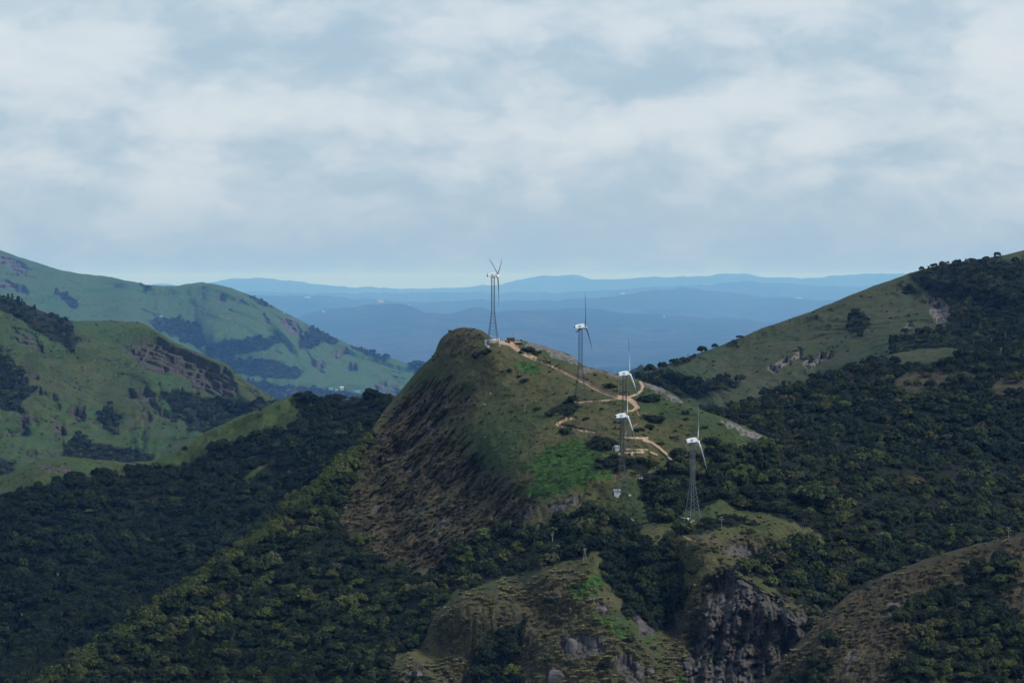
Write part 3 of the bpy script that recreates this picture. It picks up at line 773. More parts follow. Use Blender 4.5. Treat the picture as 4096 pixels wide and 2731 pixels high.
s.area('wood', [[(3860, 2330), (3960, 2260), (4050, 2250), (4060, 2330), (4000, 2400), (4096, 2480), (4700, 2500), (4700, 2900), (3500, 2900), (3560, 2700), (3650, 2600), (3640, 2480), (3560, 2470), (3620, 2400), (3720, 2350)], [(3150, 2760), (3260, 2640), (3330, 2650), (3300, 2800)], [(3420, 2330), (3500, 2300), (3560, 2270), (3520, 2320), (3440, 2350)], [(3290, 2560), (3330, 2540), (3320, 2600)]], 16, 30, 70, .95)
s.area('dry', [[(3600, 2250), (4096, 2110), (4700, 2010), (4700, 2060), (4096, 2170), (3660, 2290)]], 14, 20, 60, .7, sub=True)
s.area('rock', [[(3540, 2420), (3600, 2400), (3610, 2440), (3560, 2450)], [(3380, 2640), (3430, 2560), (3440, 2590), (3390, 2700)], [(4020, 2560), (4096, 2500), (4096, 2700), (4040, 2700)]], 8, 16, 40, .9)
ax = (U := s.U) * 0.8 + (V := s.V) * 0.6
al = -s.U * 0.6 + s.V * 0.8
s.relief([(70, 9, 3), (18, 3.5, 3)], 5 * ridged(np.stack([ax / 70, al / 260, U * 0 + 3], -1), 1, 3) + 2.2 * fbm(s.P0, 3.2, 3, .65), lim=3.5)
s.build([('hill', None)], M_NEAR)
SHEETS['near'] = s

# ------------------------------------------------------------------ vegetation prototypes
def leaf_material(name, stops):
    m, k, b = material(name)
    a = k.n('ShaderNodeAttribute', attribute_type='INSTANCER')
    a.attribute_name = 'tint'
    r = k.n('ShaderNodeValToRGB')
    k.t.links.new(a.outputs['Fac'], r.inputs[0])
    el = r.color_ramp.elements
    el[0].position, el[0].color = stops[0][0], stops[0][1] + (1,)
    el[1].position, el[1].color = stops[-1][0], stops[-1][1] + (1,)
    for p, c in stops[1:-1]:
        e = el.new(p)
        e.color = c + (1,)
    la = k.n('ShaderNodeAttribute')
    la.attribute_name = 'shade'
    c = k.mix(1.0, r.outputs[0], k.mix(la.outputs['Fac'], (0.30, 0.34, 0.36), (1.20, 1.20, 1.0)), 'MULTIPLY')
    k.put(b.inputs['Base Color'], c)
    b.inputs['Roughness'].default_value = 0.75
    b.inputs['Specular IOR Level'].default_value = 0.15
    return m


M_LEAF = leaf_material('tree_leaves', [(0.0, (0.006, 0.014, 0.007)), (0.35, (0.014, 0.025, 0.010)), (0.6, (0.027, 0.041, 0.013)), (0.8, (0.068, 0.086, 0.023)), (0.9, (0.050, 0.044, 0.021)), (1.0, (0.062, 0.070, 0.032))])
M_TUFT = leaf_material('grass_blades', [(0.0, (0.050, 0.047, 0.022)), (0.5, (0.155, 0.140, 0.072)), (0.8, (0.090, 0.100, 0.034)), (1.0, (0.055, 0.082, 0.026))])
M_BARK = plain('bark', (0.10, 0.085, 0.07), 0.9, 0, 0.3, 2.0)
M_PALEBARK = plain('pale_bark', (0.26, 0.24, 0.21), 0.9, 0, 0.2, 2.0)


def leaf_cards(C, N, size, shade, asp=1.4):
    """one folded quad per leaf cluster at C facing N"""
    n = len(C)
    N = N / np.linalg.norm(N, axis=1)[:, None]
    R = rng.normal(size=(n, 3))
    T = np.cross(N, R)
    T /= np.linalg.norm(T, axis=1)[:, None] + 1e-9
    B = np.cross(N, T)
    s = size[:, None]
    V = np.stack([C - T * s * asp, C - B * s - N * s * 0.25, C + T * s * asp, C + B * s + N * s * 0.12], 1).reshape(-1, 3)
    F = np.arange(4 * n).reshape(n, 4)
    return V, F, np.repeat(shade, 4)


def foliage_mesh(name, lobes, nleaf, size, jitter=0.55, core=True):
    """crown: many leaf clusters over a set of lobes (centre, radius, flattening)"""
    Vs, Fs, Ss, off = [], [], [], 0
    tot = sum(r * r for c, r, f in lobes)
    for c, r, f in lobes:
        n = max(8, int(nleaf * r * r / tot))
        d = rng.normal(size=(n, 3))
        d[:, 2] = np.abs(d[:, 2]) * 1.0 - 0.35 * rng.random(n)
        d /= np.linalg.norm(d, axis=1)[:, None]
        rad = r * (0.80 + 0.30 * rng.random(n) ** 0.6)
        C = np.asarray(c) + d * rad[:, None] * np.array([1, 1, f])
        N = d / np.array([1, 1, f]) + rng.normal(size=(n, 3)) * jitter + np.array([0, 0, 0.25])
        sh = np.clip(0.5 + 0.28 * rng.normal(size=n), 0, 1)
        V, F, S = leaf_cards(C, N, size * (0.65 + 0.7 * rng.random(n)), sh)
        Vs.append(V)
        Fs.append(F + off)
        Ss.append(S)
        off += len(V)
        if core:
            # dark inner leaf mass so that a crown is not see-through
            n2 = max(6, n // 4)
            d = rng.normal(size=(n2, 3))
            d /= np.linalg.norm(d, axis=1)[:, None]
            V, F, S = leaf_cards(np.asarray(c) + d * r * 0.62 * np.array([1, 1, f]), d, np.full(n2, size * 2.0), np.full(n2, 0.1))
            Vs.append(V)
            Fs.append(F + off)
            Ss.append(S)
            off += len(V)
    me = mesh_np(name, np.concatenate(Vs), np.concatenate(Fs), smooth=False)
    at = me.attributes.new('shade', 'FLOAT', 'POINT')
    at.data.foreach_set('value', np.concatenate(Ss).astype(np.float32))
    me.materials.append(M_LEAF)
    return me


def tube(V, F, pts, rad, sides=6):
    o = len(V)
    pts = [Vector(p) for p in pts]
    for i, p in enumerate(pts):
        t = (pts[min(i + 1, len(pts) - 1)] - pts[max(i - 1, 0)]).normalized()
        a = t.orthogonal().normalized()
        b = t.cross(a)
        for k in range(sides):
            an = 2 * math.pi * k / sides
            V.append(tuple(p + (a * math.cos(an) + b * math.sin(an)) * rad[i]))
    for i in range(len(pts) - 1):
        for k in range(sides):
            k2 = (k + 1) % sides
            F.append((o + i * sides + k, o + i * sides + k2, o + (i + 1) * sides + k2, o + (i + 1) * sides + k))
    F.append(tuple(o + k for k in range(sides))[::-1])
    F.append(tuple(o + (len(pts) - 1) * sides + k for k in range(sides)))


def py_mesh(name, V, F, mat, smooth=False):
    me = bpy.data.meshes.new(name)
    me.from_pydata([tuple(v) for v in V], [], F)
    if smooth:
        me.polygons.foreach_set('use_smooth', [True] * len(me.polygons))
    me.materials.append(mat)
    return me


def trunk_mesh(name, h, lobes, mat, r=0.055, sides=6):
    V, F = [], []
    bend = random.uniform(-0.08, 0.08)
    tube(V, F, [(0, 0, -0.35), (bend * .5, 0, h * 0.45), (bend, bend * .4, h * 0.8)], [r * 1.25, r * 0.9, r * 0.6], sides)
    for c, rr, f in lobes[:6]:
        tube(V, F, [(bend * .6, 0, h * random.uniform(0.4, 0.7)), (c[0] * 0.5, c[1] * 0.5, (h * .6 + c[2]) / 2), (c[0] * 0.92, c[1] * 0.92, c[2])], [r * .55, r * .38, r * .15], 5)
    return py_mesh(name, V, F, mat, True)


# unit crowns: radius about 1, base of trunk at z = 0
TREES = []        # (crown mesh, trunk mesh, kind)


def dome(n, hz, spread, rmin, rmax, flat, nleaf, size, nm, h=0.6, jit=0.55):
    lobes = []
    for i in range(n):
        a = i * 2.399963 + random.uniform(-.4, .4)
        q = math.sqrt((i + 0.4) / n)
        z = h + hz * math.sqrt(max(0.02, 1 - q * q * 0.85)) * random.uniform(0.75, 1.1)
        lobes.append(((q * spread * math.cos(a), q * spread * math.sin(a), z), random.uniform(rmin, rmax), flat))
    return lobes


for k in range(4):
    lb = dome(11 + 3 * k, 1.0, 0.80, 0.24, 0.44, 0.92, 900, 0.085, 'x')
    TREES.append((foliage_mesh('crown', lb, 950, 0.085), trunk_mesh('trunk', 1.0, lb, M_BARK), 'round'))
lb = dome(16, 0.45, 1.0, 0.24, 0.38, 0.6, 1100, 0.08, 'x', 0.75)
TREES.append((foliage_mesh('crown', lb, 1150, 0.078), trunk_mesh('trunk', 1.2, lb, M_BARK), 'wide'))
lb = [((random.uniform(-.2, .2), random.uniform(-.2, .2), 0.7 + 0.28 * i), 0.42 - 0.03 * i + random.uniform(-.06, .06), 0.85) for i in range(7)] + [((0.4 * math.cos(a), 0.4 * math.sin(a), 1.1 + 0.2 * a / 6), 0.3, .8) for a in (0.5, 2.6, 4.6)]
TREES.append((foliage_mesh('crown', lb, 850, 0.085), trunk_mesh('trunk', 1.5, lb, M_BARK), 'tall'))
# feathery bamboo clump
lb = []
for i in range(16):
    a = random.uniform(0, 6.28)
    q = random.uniform(0.1, 0.75)
    for t in (0.35, 0.6, 0.85, 1.05):
        lb.append(((q * (0.3 + t) * math.cos(a), q * (0.3 + t) * math.sin(a), 0.5 + 1.5 * t * (1.1 - 0.25 * q)), 0.15, 1.7))
V_, F_ = [], []
for i in range(14):
    a, q = random.uniform(0, 6.28), random.uniform(0.1, 0.7)
    tube(V_, F_, [(q * .2 * math.cos(a), q * .2 * math.sin(a), -.2), (q * .8 * math.cos(a), q * .8 * math.sin(a), 1.1), (q * 1.3 * math.cos(a), q * 1.3 * math.sin(a), 1.9)], [.02, .016, .006], 4)
TREES.append((foliage_mesh('crown', lb, 1100, 0.06, 1.0, core=False), py_mesh('trunk', V_, F_, M_BARK), 'bamboo'))
# sparse tree with a pale trunk showing
lb = dome(6, 0.35, 0.6, 0.16, 0.26, 0.6, 350, 0.07, 'x', 1.7)
TREES.append((foliage_mesh('crown', lb, 420, 0.075, 0.8), trunk_mesh('trunk', 1.9, lb, M_PALEBARK, 0.045), 'sparse'))
# bushes: lobes close to the ground
BUSH = []
for k in range(3):
    lb = [((random.uniform(-.75, .75), random.uniform(-.6, .6), random.uniform(0.1, 0.45)), random.uniform(0.26, 0.42), 0.85) for i in range(9 + k)]
    BUSH.append((foliage_mesh('foliage', lb, 620, 0.085), None, 'bush'))
# low plant mat and grass tussocks
lb = [((random.uniform(-.8, .8), random.uniform(-.8, .8), random.uniform(0.0, 0.12)), random.uniform(0.2, 0.34), 0.55) for i in range(9)]
MAT_PLANT = foliage_mesh('low_plants', lb, 170, 0.10, 0.8, core=False)


def tuft_mesh(n, lean):
    a = rng.uniform(0, 6.28, n)
    q = rng.uniform(0, 0.5, n) ** 0.8
    root = np.stack([q * .7 * np.cos(a), q * .7 * np.sin(a), np.full(n, -0.12)], -1)
    ln = rng.uniform(0.6, 1.0, n)
    out = np.stack([np.cos(a), np.sin(a), np.zeros(n)], -1)
    mid = root + out * 0.22 * ln[:, None] + np.array([0, 0, 0.55]) * ln[:, None]
    tip = mid + out * (0.5 * ln * lean)[:, None] + np.array([0, 0, 0.12]) * ln[:, None]
    sd = np.stack([-np.sin(a), np.cos(a), np.zeros(n)], -1) * 0.11
    V = np.stack([root - sd, root + sd, mid + sd, mid - sd, tip + sd * .6, tip - sd * .6], 1).reshape(-1, 3)
    b = np.arange(n)[:, None] * 6
    F = np.concatenate([b + np.array([0, 1, 2, 3]), b + np.array([3, 2, 4, 5])])
    me = mesh_np('tuft', V, F, smooth=False)
    at = me.attributes.new('shade', 'FLOAT', 'POINT')
    at.data.foreach_set('value', np.tile([0.1, 0.1, 0.6, 0.6, 0.95, 0.95], n).astype(np.float32))
    me.materials.append(M_TUFT)
    return me


TUFTS = [tuft_mesh(22, 1.0), tuft_mesh(18, 0.6)]


def proto_collection(name, items):
    c = bpy.data.collections.new(name)
    for i, ms in enumerate(items):
        # each prototype is one mesh: crown and trunk together
        if len(ms) == 1:
            me = ms[0]
        else:
            import bmesh
            bm = bmesh.new()
            for j, m_ in enumerate(ms):
                n0 = len(bm.faces)
                bm.from_mesh(m_)
                bm.faces.ensure_lookup_table()
                for f in bm.faces[n0:]:
                    f.material_index = j
            me = bpy.data.meshes.new(name)
            bm.to_mesh(me)
            bm.free()
            for m_ in ms:
                me.materials.append(m_.materials[0])
        o = bpy.data.objects.new('%s_%02d' % (name, i), me)
        c.objects.link(o)
    return c


def scatter_object(name, coll, P, scale, rot, pick, tint, label=None):
    """one stuff object: points carrying scale, turn, kind and tint; geometry nodes put plants on them"""
    me = bpy.data.meshes.new(name)
    me.vertices.add(len(P))
    me.vertices.foreach_set('co', np.asarray(P, np.float32).ravel())
    for nm, ty, v in (('scale', 'FLOAT', scale), ('turn', 'FLOAT', rot), ('tint', 'FLOAT', tint), ('pick', 'INT', pick)):
        at = me.attributes.new(nm, ty, 'POINT')
        at.data.foreach_set('value', np.asarray(v, np.float32 if ty == 'FLOAT' else np.int32))
    o = bpy.data.objects.new(name, me)
    COL.objects.link(o)
    o['kind'] = 'stuff'
    if label:
        o['label'] = label
    t = bpy.data.node_groups.new(name, 'GeometryNodeTree')
    t.interface.new_socket('Geometry', in_out='INPUT', socket_type='NodeSocketGeometry')
    t.interface.new_socket('Geometry', in_out='OUTPUT', socket_type='NodeSocketGeometry')
    N = t.nodes.new
    L = t.links.new
    gi, go = N('NodeGroupInput'), N('NodeGroupOutput')
    ci = N('GeometryNodeCollectionInfo')
    ci.inputs['Collection'].default_value = coll
    ci.inputs['Separate Children'].default_value = True
    ci.inputs['Reset Children'].default_value = True
    ip = N('GeometryNodeInstanceOnPoints')
    ip.inputs['Pick Instance'].default_value = True

    def attr(nm, dt):
        a = N('GeometryNodeInputNamedAttribute')
        a.data_type = dt
        a.inputs['Name'].default_value = nm
        return a.outputs['Attribute']
    L(gi.outputs[0], ip.inputs['Points'])
    L(ci.outputs[0], ip.inputs['Instance'])
    L(attr('pick', 'INT'), ip.inputs['Instance Index'])
    cx = N('ShaderNodeCombineXYZ')
    L(attr('turn', 'FLOAT'), cx.inputs[2])
    L(cx.outputs[0], ip.inputs['Rotation'])
    cs = N('ShaderNodeCombineXYZ')
    sc = attr('scale', 'FLOAT')
    for q in range(3):
        L(sc, cs.inputs[q])
    L(cs.outputs[0], ip.inputs['Scale'])
    L(ip.outputs[0], go.inputs[0])
    md = o.modifiers.new('scatter', 'NODES')
    md.node_group = t
    return o


# ------------------------------------------------------------------ woods
ORDER = ['near', 'main', 'saddle', 'hump', 'left', 'right', 'back', 'gap', 'far3']


def crest_at(name, U):
    s = SHEETS[name]
    return np.interp(U, s.u, s.vc, left=1e9, right=1e9)


def hidden(name, U, V, margin):
    """behind a nearer hill?"""
    h = np.zeros(len(U), bool)
    for n in ORDER[:ORDER.index(name)]:
        h |= V > crest_at(n, U) + margin
    return h


def scatter_uv(name, key, spacing, prob=1.0, thr=0.5, vshrink=0.5, urange=(-250, 4350), vmax=2830, gamma=1.0):
    """points on a sheet where mask key is set, about `spacing` metres apart"""
    s = SHEETS[name]
    dmed = float(np.median(s.D))
    su = spacing * FPX / dmed
    sv = su * vshrink
    gu = np.arange(max(urange[0], s.u[0]), min(urange[1], s.u[-1]), su)
    gv = np.arange(s.vc.min(), min(s.bottom, vmax), sv)
    U, V = np.meshgrid(gu, gv)
    U = (U + rng.uniform(-1.1, 1.1, U.shape) * su).ravel()
    V = (V + rng.uniform(-1.3, 1.3, V.shape) * sv).ravel()
    ok = V > np.interp(U, s.u, s.vc)
    U, V = U[ok], V[ok]
    i, j = s.at(U, V)
    m = s.m[key][i, j]
    ok = (rng.random(len(U)) < np.clip((m - thr + 0.25) / 0.5, 0, 1) ** gamma * prob)
    U, V, i, j = U[ok], V[ok], i[ok], j[ok]
    ok = ~hidden(name, U, V, 60)
    U, V, i, j = U[ok], V[ok], i[ok], j[ok]
    D = s.D[i, j]
    return U, V, D, unproject(U, V, D), (i, j)


WOODS = [('near', 4.6, (1.4, 4.6)), ('main', 5.0, (1.5, 6.6)), ('saddle', 6.0, (1.9, 7.6)), ('hump', 5.2, (1.6, 6.6)), ('left', 9.0, (3.2, 8.0)), ('right', 5.4, (1.8, 5.4)), ('back', 21.0, (7.0, 17.0)), ('gap', 17.0, (8.0, 15.0))]
allU, allV, allD, allP, allS, allK, allT, allN, allR = [], [], [], [], [], [], [], [], []
for name, sp, (r0, r1) in WOODS:
    U, V, D, P, ij = scatter_uv(name, 'wood', sp)
    n = len(U)
    patch = fbm(P, 45, 3)
    r = r0 + (r1 - r0) * np.clip(rng.beta(1.5, 2.7, n) + 0.16 * patch, 0, 1)
    kind = rng.choice([0, 1, 2, 3, 4, 5, 7], n, p=[.2, .2, .19, .18, .12, .10, .01])
    tint = np.clip(0.38 + 0.33 * fbm(P, 60, 2) + 0.30 * rng.normal(size=n), 0, 1)
    if name == 'hump':
        tint = np.clip(tint - .1, 0, 1)
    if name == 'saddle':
        tint = np.clip(tint - .42 + .4 * (rng.random(n) > .93), 0, 1)  # cloud shade over this slope put into darker tree tints
        bam = sum(np.exp(-(((U - a) / b) ** 2 + ((V - c) / d) ** 2)) for a, c, b, d in ((330, 2450, 160, 60), (450, 2390, 70, 50), (130, 2640, 120, 90), (60, 2700, 100, 80)))
        k6 = rng.random(n) < bam
        kind[k6] = 6
        r[k6] = rng.uniform(3.2, 5.0, k6.sum())
        tint[k6] = rng.uniform(.35, .6, k6.sum())
    if name == 'main':
        bam = sum(np.exp(-(((U - a) / b) ** 2 + ((V - c) / d) ** 2)) for a, c, b, d in ((850, 2640, 110, 60), (1130, 2710, 110, 40)))
        k6 = rng.random(n) < bam
        kind[k6] = 6
        r[k6] = rng.uniform(3.0, 4.4, k6.sum())
        # lower growth around the turbines and on the sunlit spur
        low = (np.exp(-(((U - 2480) / 130) ** 2 + ((V - 1850) / 70) ** 2)) + np.exp(-(((U - 2250) / 110) ** 2 + ((V - 1640) / 60) ** 2)) + np.exp(-(((U - 2860) / 170) ** 2 + ((V - 2100) / 40) ** 2))
               + np.exp(-(((U - 2400) / 80) ** 2 + ((V - 1775) / 40) ** 2)) + np.exp(-(((U - 2550) / 100) ** 2 + ((V - 2000) / 90) ** 2)) * .7) > .35
        r[low] *= 0.5
        tint[low] = np.clip(tint[low] - .1, 0, 1)
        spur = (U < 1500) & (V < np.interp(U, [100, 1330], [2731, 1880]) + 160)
        # row of trees along the spur top, sunlight put into brighter tints
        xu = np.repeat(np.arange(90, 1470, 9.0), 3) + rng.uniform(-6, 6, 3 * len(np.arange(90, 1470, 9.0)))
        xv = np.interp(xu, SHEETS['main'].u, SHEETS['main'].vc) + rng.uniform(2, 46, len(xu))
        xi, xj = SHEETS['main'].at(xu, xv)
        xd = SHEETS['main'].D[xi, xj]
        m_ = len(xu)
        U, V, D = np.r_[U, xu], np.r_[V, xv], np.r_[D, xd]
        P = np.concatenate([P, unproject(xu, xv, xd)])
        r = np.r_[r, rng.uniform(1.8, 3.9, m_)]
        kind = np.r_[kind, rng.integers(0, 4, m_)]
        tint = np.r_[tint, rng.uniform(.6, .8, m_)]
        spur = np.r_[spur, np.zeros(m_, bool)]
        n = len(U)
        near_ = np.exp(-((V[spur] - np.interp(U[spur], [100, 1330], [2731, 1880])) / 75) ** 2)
        tint[spur] = np.clip(tint[spur] * (1 - near_) + near_ * (.77 + .06 * rng.normal(size=spur.sum())), 0, .86)  # crest sunlight put into a yellower, brighter tint
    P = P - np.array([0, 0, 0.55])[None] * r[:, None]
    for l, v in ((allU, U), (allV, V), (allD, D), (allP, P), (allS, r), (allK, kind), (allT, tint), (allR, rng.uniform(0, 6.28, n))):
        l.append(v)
    allN += [name] * n
cat_ = np.concatenate
allU, allV, allD, allP, allS, allK, allT, allR = map(cat_, (allU, allV, allD, allP, allS, allK, allT, allR))
allN = np.array(allN)
print('trees', len(allU), {n: int((allN == n).sum()) for n, _, _ in WOODS})
# big domed tree standing out of the right-hand woods
big = (allN == 'main') & (np.hypot((allU - 3250) / 1.3, allV - 1960) < 70)
size_px = allS * FPX / allD
inside = (allU > 10) & (allU < 4086) & (allV > 900) & (allV < 2700)
vis = inside.copy()
for n, _, _ in WOODS:
    q = allN == n
    vis[q] &= ~hidden(n, allU[q], allV[q], 0)
order = np.argsort(-(size_px * vis))
TREE_MAX = 250
chosen = order[:TREE_MAX]
rest = np.ones(len(allU), bool)
rest[chosen] = False
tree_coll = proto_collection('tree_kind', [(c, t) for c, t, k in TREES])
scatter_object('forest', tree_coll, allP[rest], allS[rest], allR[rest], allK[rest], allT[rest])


def thing(name, label, cat, loc=(0, 0, 0), rz=0.0, group=None):
    o = bpy.data.objects.new(name, None)
    COL.objects.link(o)
    o.location = loc
    o.rotation_euler = (0, 0, rz)
    o['label'], o['category'] = label, cat
    if group:
        o['group'] = group
    return o


def part(name, me, parent, loc=None, mat4=None):
    o = bpy.data.objects.new(name, me)
    COL.objects.link(o)
    o.parent = parent
    if loc is not None:
        o.location = loc
    if mat4 is not None:
        o.matrix_local = mat4
    return o


SHAPE = {'round': 'round', 'wide': 'broad flat-topped', 'tall': 'tall narrow', 'bamboo': 'feathery bamboo-like', 'sparse': 'sparse pale-trunked'}


def tint_word(t):
    return 'dark green' if t < .45 else 'mid green' if t < .68 else 'yellowish green' if t < .86 else 'brownish olive'


def zone(n, u, v):
    if n == 'near':
        return 'on the brown near spur', 'trees on the near spur'
    if n == 'saddle':
        return 'in the left valley woods', 'trees in the left valley woods'
    if n == 'hump':
        return 'on the wooded hump behind the turbines', 'trees on the wooded hump'
    if n == 'main':
        if u < 1650:
            return ('on the spur crest' if v < np.interp(u, [150, 1330], [2731, 1880]) + 90 else 'on the spur flank'), 'trees on the steep spur'
        if v > 2180 and u > 3000:
            return 'in the ravine beside the cliff', 'trees in the ravine'
        if u < 2360 and v < 2480:
            return 'in the wood behind the grassy nose', 'trees behind the grassy nose'
        if u < 2360:
            return 'in the gully on the grassy nose', 'trees in the gully'
        if v > 2165 and u < 2780:
            return 'in the thicket left of the cliff', 'trees left of the cliff'
        if u < 2760:
            return 'between the two lowest turbines', 'trees between the lowest turbines'
        return 'right of the lowest turbine', 'trees right of the lowest turbine'
    return 'on the hillside', 'hillside trees'


def add_tree(crown, trunk, label, cat, loc, r, rot, tint, group=None, name='tree'):
    t = thing(name, label, cat, loc, rot, group)
    t.scale = (r, r, r)
    c = part('crown', crown, t)
    c['tint'] = float(tint)
    if trunk is not None:
        part('trunk', trunk, t)
    return t


PLACE = {}
zn = {i: zone(allN[i], allU[i], allV[i])[1] for i in chosen}
for g in set(zn.values()):
    mem = [i for i in chosen if zn[i] == g]
    uu, vv = np.array([allU[i] for i in mem]), np.array([allV[i] for i in mem])
    for i in mem:
        a = (uu < allU[i]).mean()
        b = (vv < allV[i]).mean()
        if len(mem) < 3:
            PLACE[i] = 'standing'
        else:
            PLACE[i] = ('top', 'upper', 'middle', 'lower', 'bottom')[min(int(b * 5), 4)] + ' ' + ('far left', 'left', 'centre', 'right', 'far right')[min(int(a * 5), 4)]
SIZES = {n: np.percentile([allS[i] for i in chosen if allN[i] == n] or [1], (33, 67)) for n in set(allN[chosen])}


def size_word(n, r):
    a, b = SIZES[n]
    return 'small' if r < a else 'medium-sized' if r < b else 'large'


for i in chosen:
    crown, trunk, kind = TREES[allK[i]]
    z, g = zone(allN[i], allU[i], allV[i])
    nm = 'bamboo_clump' if kind == 'bamboo' else 'tree'
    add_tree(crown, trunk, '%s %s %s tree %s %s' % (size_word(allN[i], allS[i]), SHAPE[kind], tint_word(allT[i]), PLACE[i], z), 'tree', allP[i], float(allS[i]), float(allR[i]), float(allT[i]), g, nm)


def single(sheet, u, v, wpx, lab, proto, tint, name='tree', cat='tree', sink=0.42, group=None):
    """a plant of its own: (u, v) is its foot, wpx its width in the photograph"""
    s = SHEETS[sheet]
    p = s.pt(u, v)
    r = wpx / 2 * p.y / FPX
    return add_tree(proto[0], proto[1], lab, cat, p - Vector((0, 0, sink * r)), r, random.uniform(0, 6.28), tint, group, name)


B0, B1, B2 = BUSH
T = TREES
single('main', 3250, 2030, 190, 'large domed bright green tree standing out of the woods right of the lowest turbine', T[4], .58)
single('main', 1812, 1432, 32, 'small bright green tree on the left slope just below the summit knob', T[1], .75)
single('right', 2707, 1452, 26, 'small round tree on the skyline near the foot of the right hill', T[1], .3)
single('right', 2752, 1428, 12, 'thin twiggy sapling on the skyline of the right hill', T[7], .3)
single('right', 2808, 1412, 42, 'dark bushy tree halfway along the lower right skyline', T[0], .2)
single('right', 2858, 1394, 28, 'low dark tree just uphill of the bushy skyline tree', T[2], .25)
single('right', 2960, 1356, 30, 'flat dark tree higher on the right hill skyline', T[4], .2)
single('right', 2598, 1492, 50, 'leafy tree at the very foot of the right hill', T[2], .35)
single('right', 2650, 1476, 40, 'dark tree beside the foot of the right hill', T[3], .2)
single('right', 2560, 1512, 44, 'pale green tree where the right hill meets the ridge', T[0], .5)
single('right', 2890, 1560, 34, 'yellow-green tree alone on the grassy face of the right hill', T[1], .8)
single('right', 2960, 1530, 48, 'round bush-like tree on the grassy face of the right hill', T[0], .45)
single('back', 1448, 1402, 14, 'tall slender tree rising from the descending skyline of the green back hill', T[5], .2)
single('back', 1458, 1404, 12, 'second slender tree beside it on the back hill skyline', T[5], .25)
single('back', 1494, 1414, 26, 'bushy tree downhill of the slender pair on the back hill', T[0], .2)
single('back', 1545, 1436, 30, 'round tree low on the descending back hill skyline', T[1], .15)
single('back', 1672, 1476, 70, 'blue-green spreading tree at the end of the back hill by the ridge', T[4], .1)
single('saddle', 1200, 1592, 36, 'dark lone tree on the crest of the grassy saddle', T[0], .1)
single('saddle', 1040, 1645, 16, 'small dark tree on the rising saddle crest', T[1], .2)
single('saddle', 740, 1800, 24, 'bushy tree at the lower end of the saddle crest', T[2], .25)
single('main', 3640, 1960, 0.1 + 120, 'broad olive tree among the woods in the right bowl', T[4], .9)
single('hump', 3120, 1815, 40, 'tall pale-stemmed tree on the edge of the wooded hump', T[7], .5)

SHRUBS = [
    (2440, 1548, 54, 'dark round bush above the track bend between the second and third turbine'), (2599, 1605, 100, 'long dark bush just right of the track junction'),
    (2617, 1683, 86, 'broad dark bush in the grass right of the winding footpath'), (2580, 1672, 50, 'low bush touching the broad dark bush right of the footpath'), (2599, 1712, 56, 'compact dark bush below the broad one right of the footpath'),
    (2737, 1654, 46, 'flat bush on the upper right grass slope'), (2818, 1712, 34, 'small bush near the right skyline above the big round thicket'), (2845, 1772, 92, 'big round thicket right of the lowest turbine nacelle'),
    (2743, 1678, 26, 'tiny bush under the flat bush on the right grass slope'), (2692, 1752, 30, 'low brownish bush in the middle of the right grass'), (2641, 1778, 38, 'bush at the top of the track leading to the woods'),
    (2716, 1812, 68, 'wide bush between the track end and the lowest turbine'), (2470, 1690, 30, 'dark bush hidden behind the third and fourth tower'), (2557, 1722, 42, 'dark bush at the lower end of the footpath'),
    (2341, 1678, 40, 'bush at the inside of the left track loop'), (2407, 1636, 20, 'single small bush on the terrace below the second turbine'), (2275, 1702, 24, 'small dark bush inside the bend of the left track'),
    (2260, 1728, 62, 'flat dark bush below the left track bend'), (2239, 1824, 26, 'small dark bush in the bright green plants'), (2413, 1806, 18, 'tiny dark bush beside the third turbine'),
    (1905, 1425, 62, 'dark thicket on the slope under the first turbine'), (1950, 1410, 56, 'dark bushes right below the first turbine base'), (2039, 1482, 30, 'dark bush in the open grass below the parking place'),
    (2112, 1404, 62, 'dark bush beside the track above the black car'), (2140, 1415, 50, 'second dark bush beside the track right of the black car'), (2080, 1508, 30, 'bush left of the round plant patch'), (2095, 1525, 44, 'low bush under the round plant patch'),
    (2030, 1370, 24, 'low grassy bush beside the plaza'), (2073, 1378, 30, 'bush between plaza and pale rock'), (2150, 1640, 40, 'bush left of the thicket below the second turbine'), (2200, 1660, 44, 'bush at the left end of the second turbine thicket'),
    (2380, 1500, 18, 'small bush on the skyline behind the second tower'), (2880, 1700, 24, 'small dark bush on the right skyline rock'), (2100, 2050, 30, 'bush at the lower left edge of the bright green plants'),
    (2310, 2350, 60, 'dark bush on the grassy nose'), (2520, 2560, 46, 'bush among the boulders of the nose'), (2420, 2660, 60, 'bush below the boulders of the nose'), (2200, 2400, 50, 'dark bush in the middle of the grassy nose'),
    (2940, 2570, 50, 'bush growing in the crack of the cliff'), (2860, 2640, 60, 'bush on a ledge at the foot of the cliff'), (3080, 2480, 50, 'bush between the two cliff slabs'), (3130, 2640, 70, 'bush clump at the right foot of the cliff'), (3030, 2360, 44, 'bush hanging over the cliff edge'), (2780, 2290, 60, 'bush on top of the cliff'),
    (2700, 2080, 50, 'bush in front of the white hut of the lowest turbine'), (2830, 2085, 60, 'bush right of the lowest turbine base')]
for n, (u, v, w, lab) in enumerate(SHRUBS):
    single('main', u, v, w, lab, BUSH[n % 3], random.uniform(.05, .4), 'shrub', 'shrub', 0.15, 'shrubs dotted over the grassy ridge')

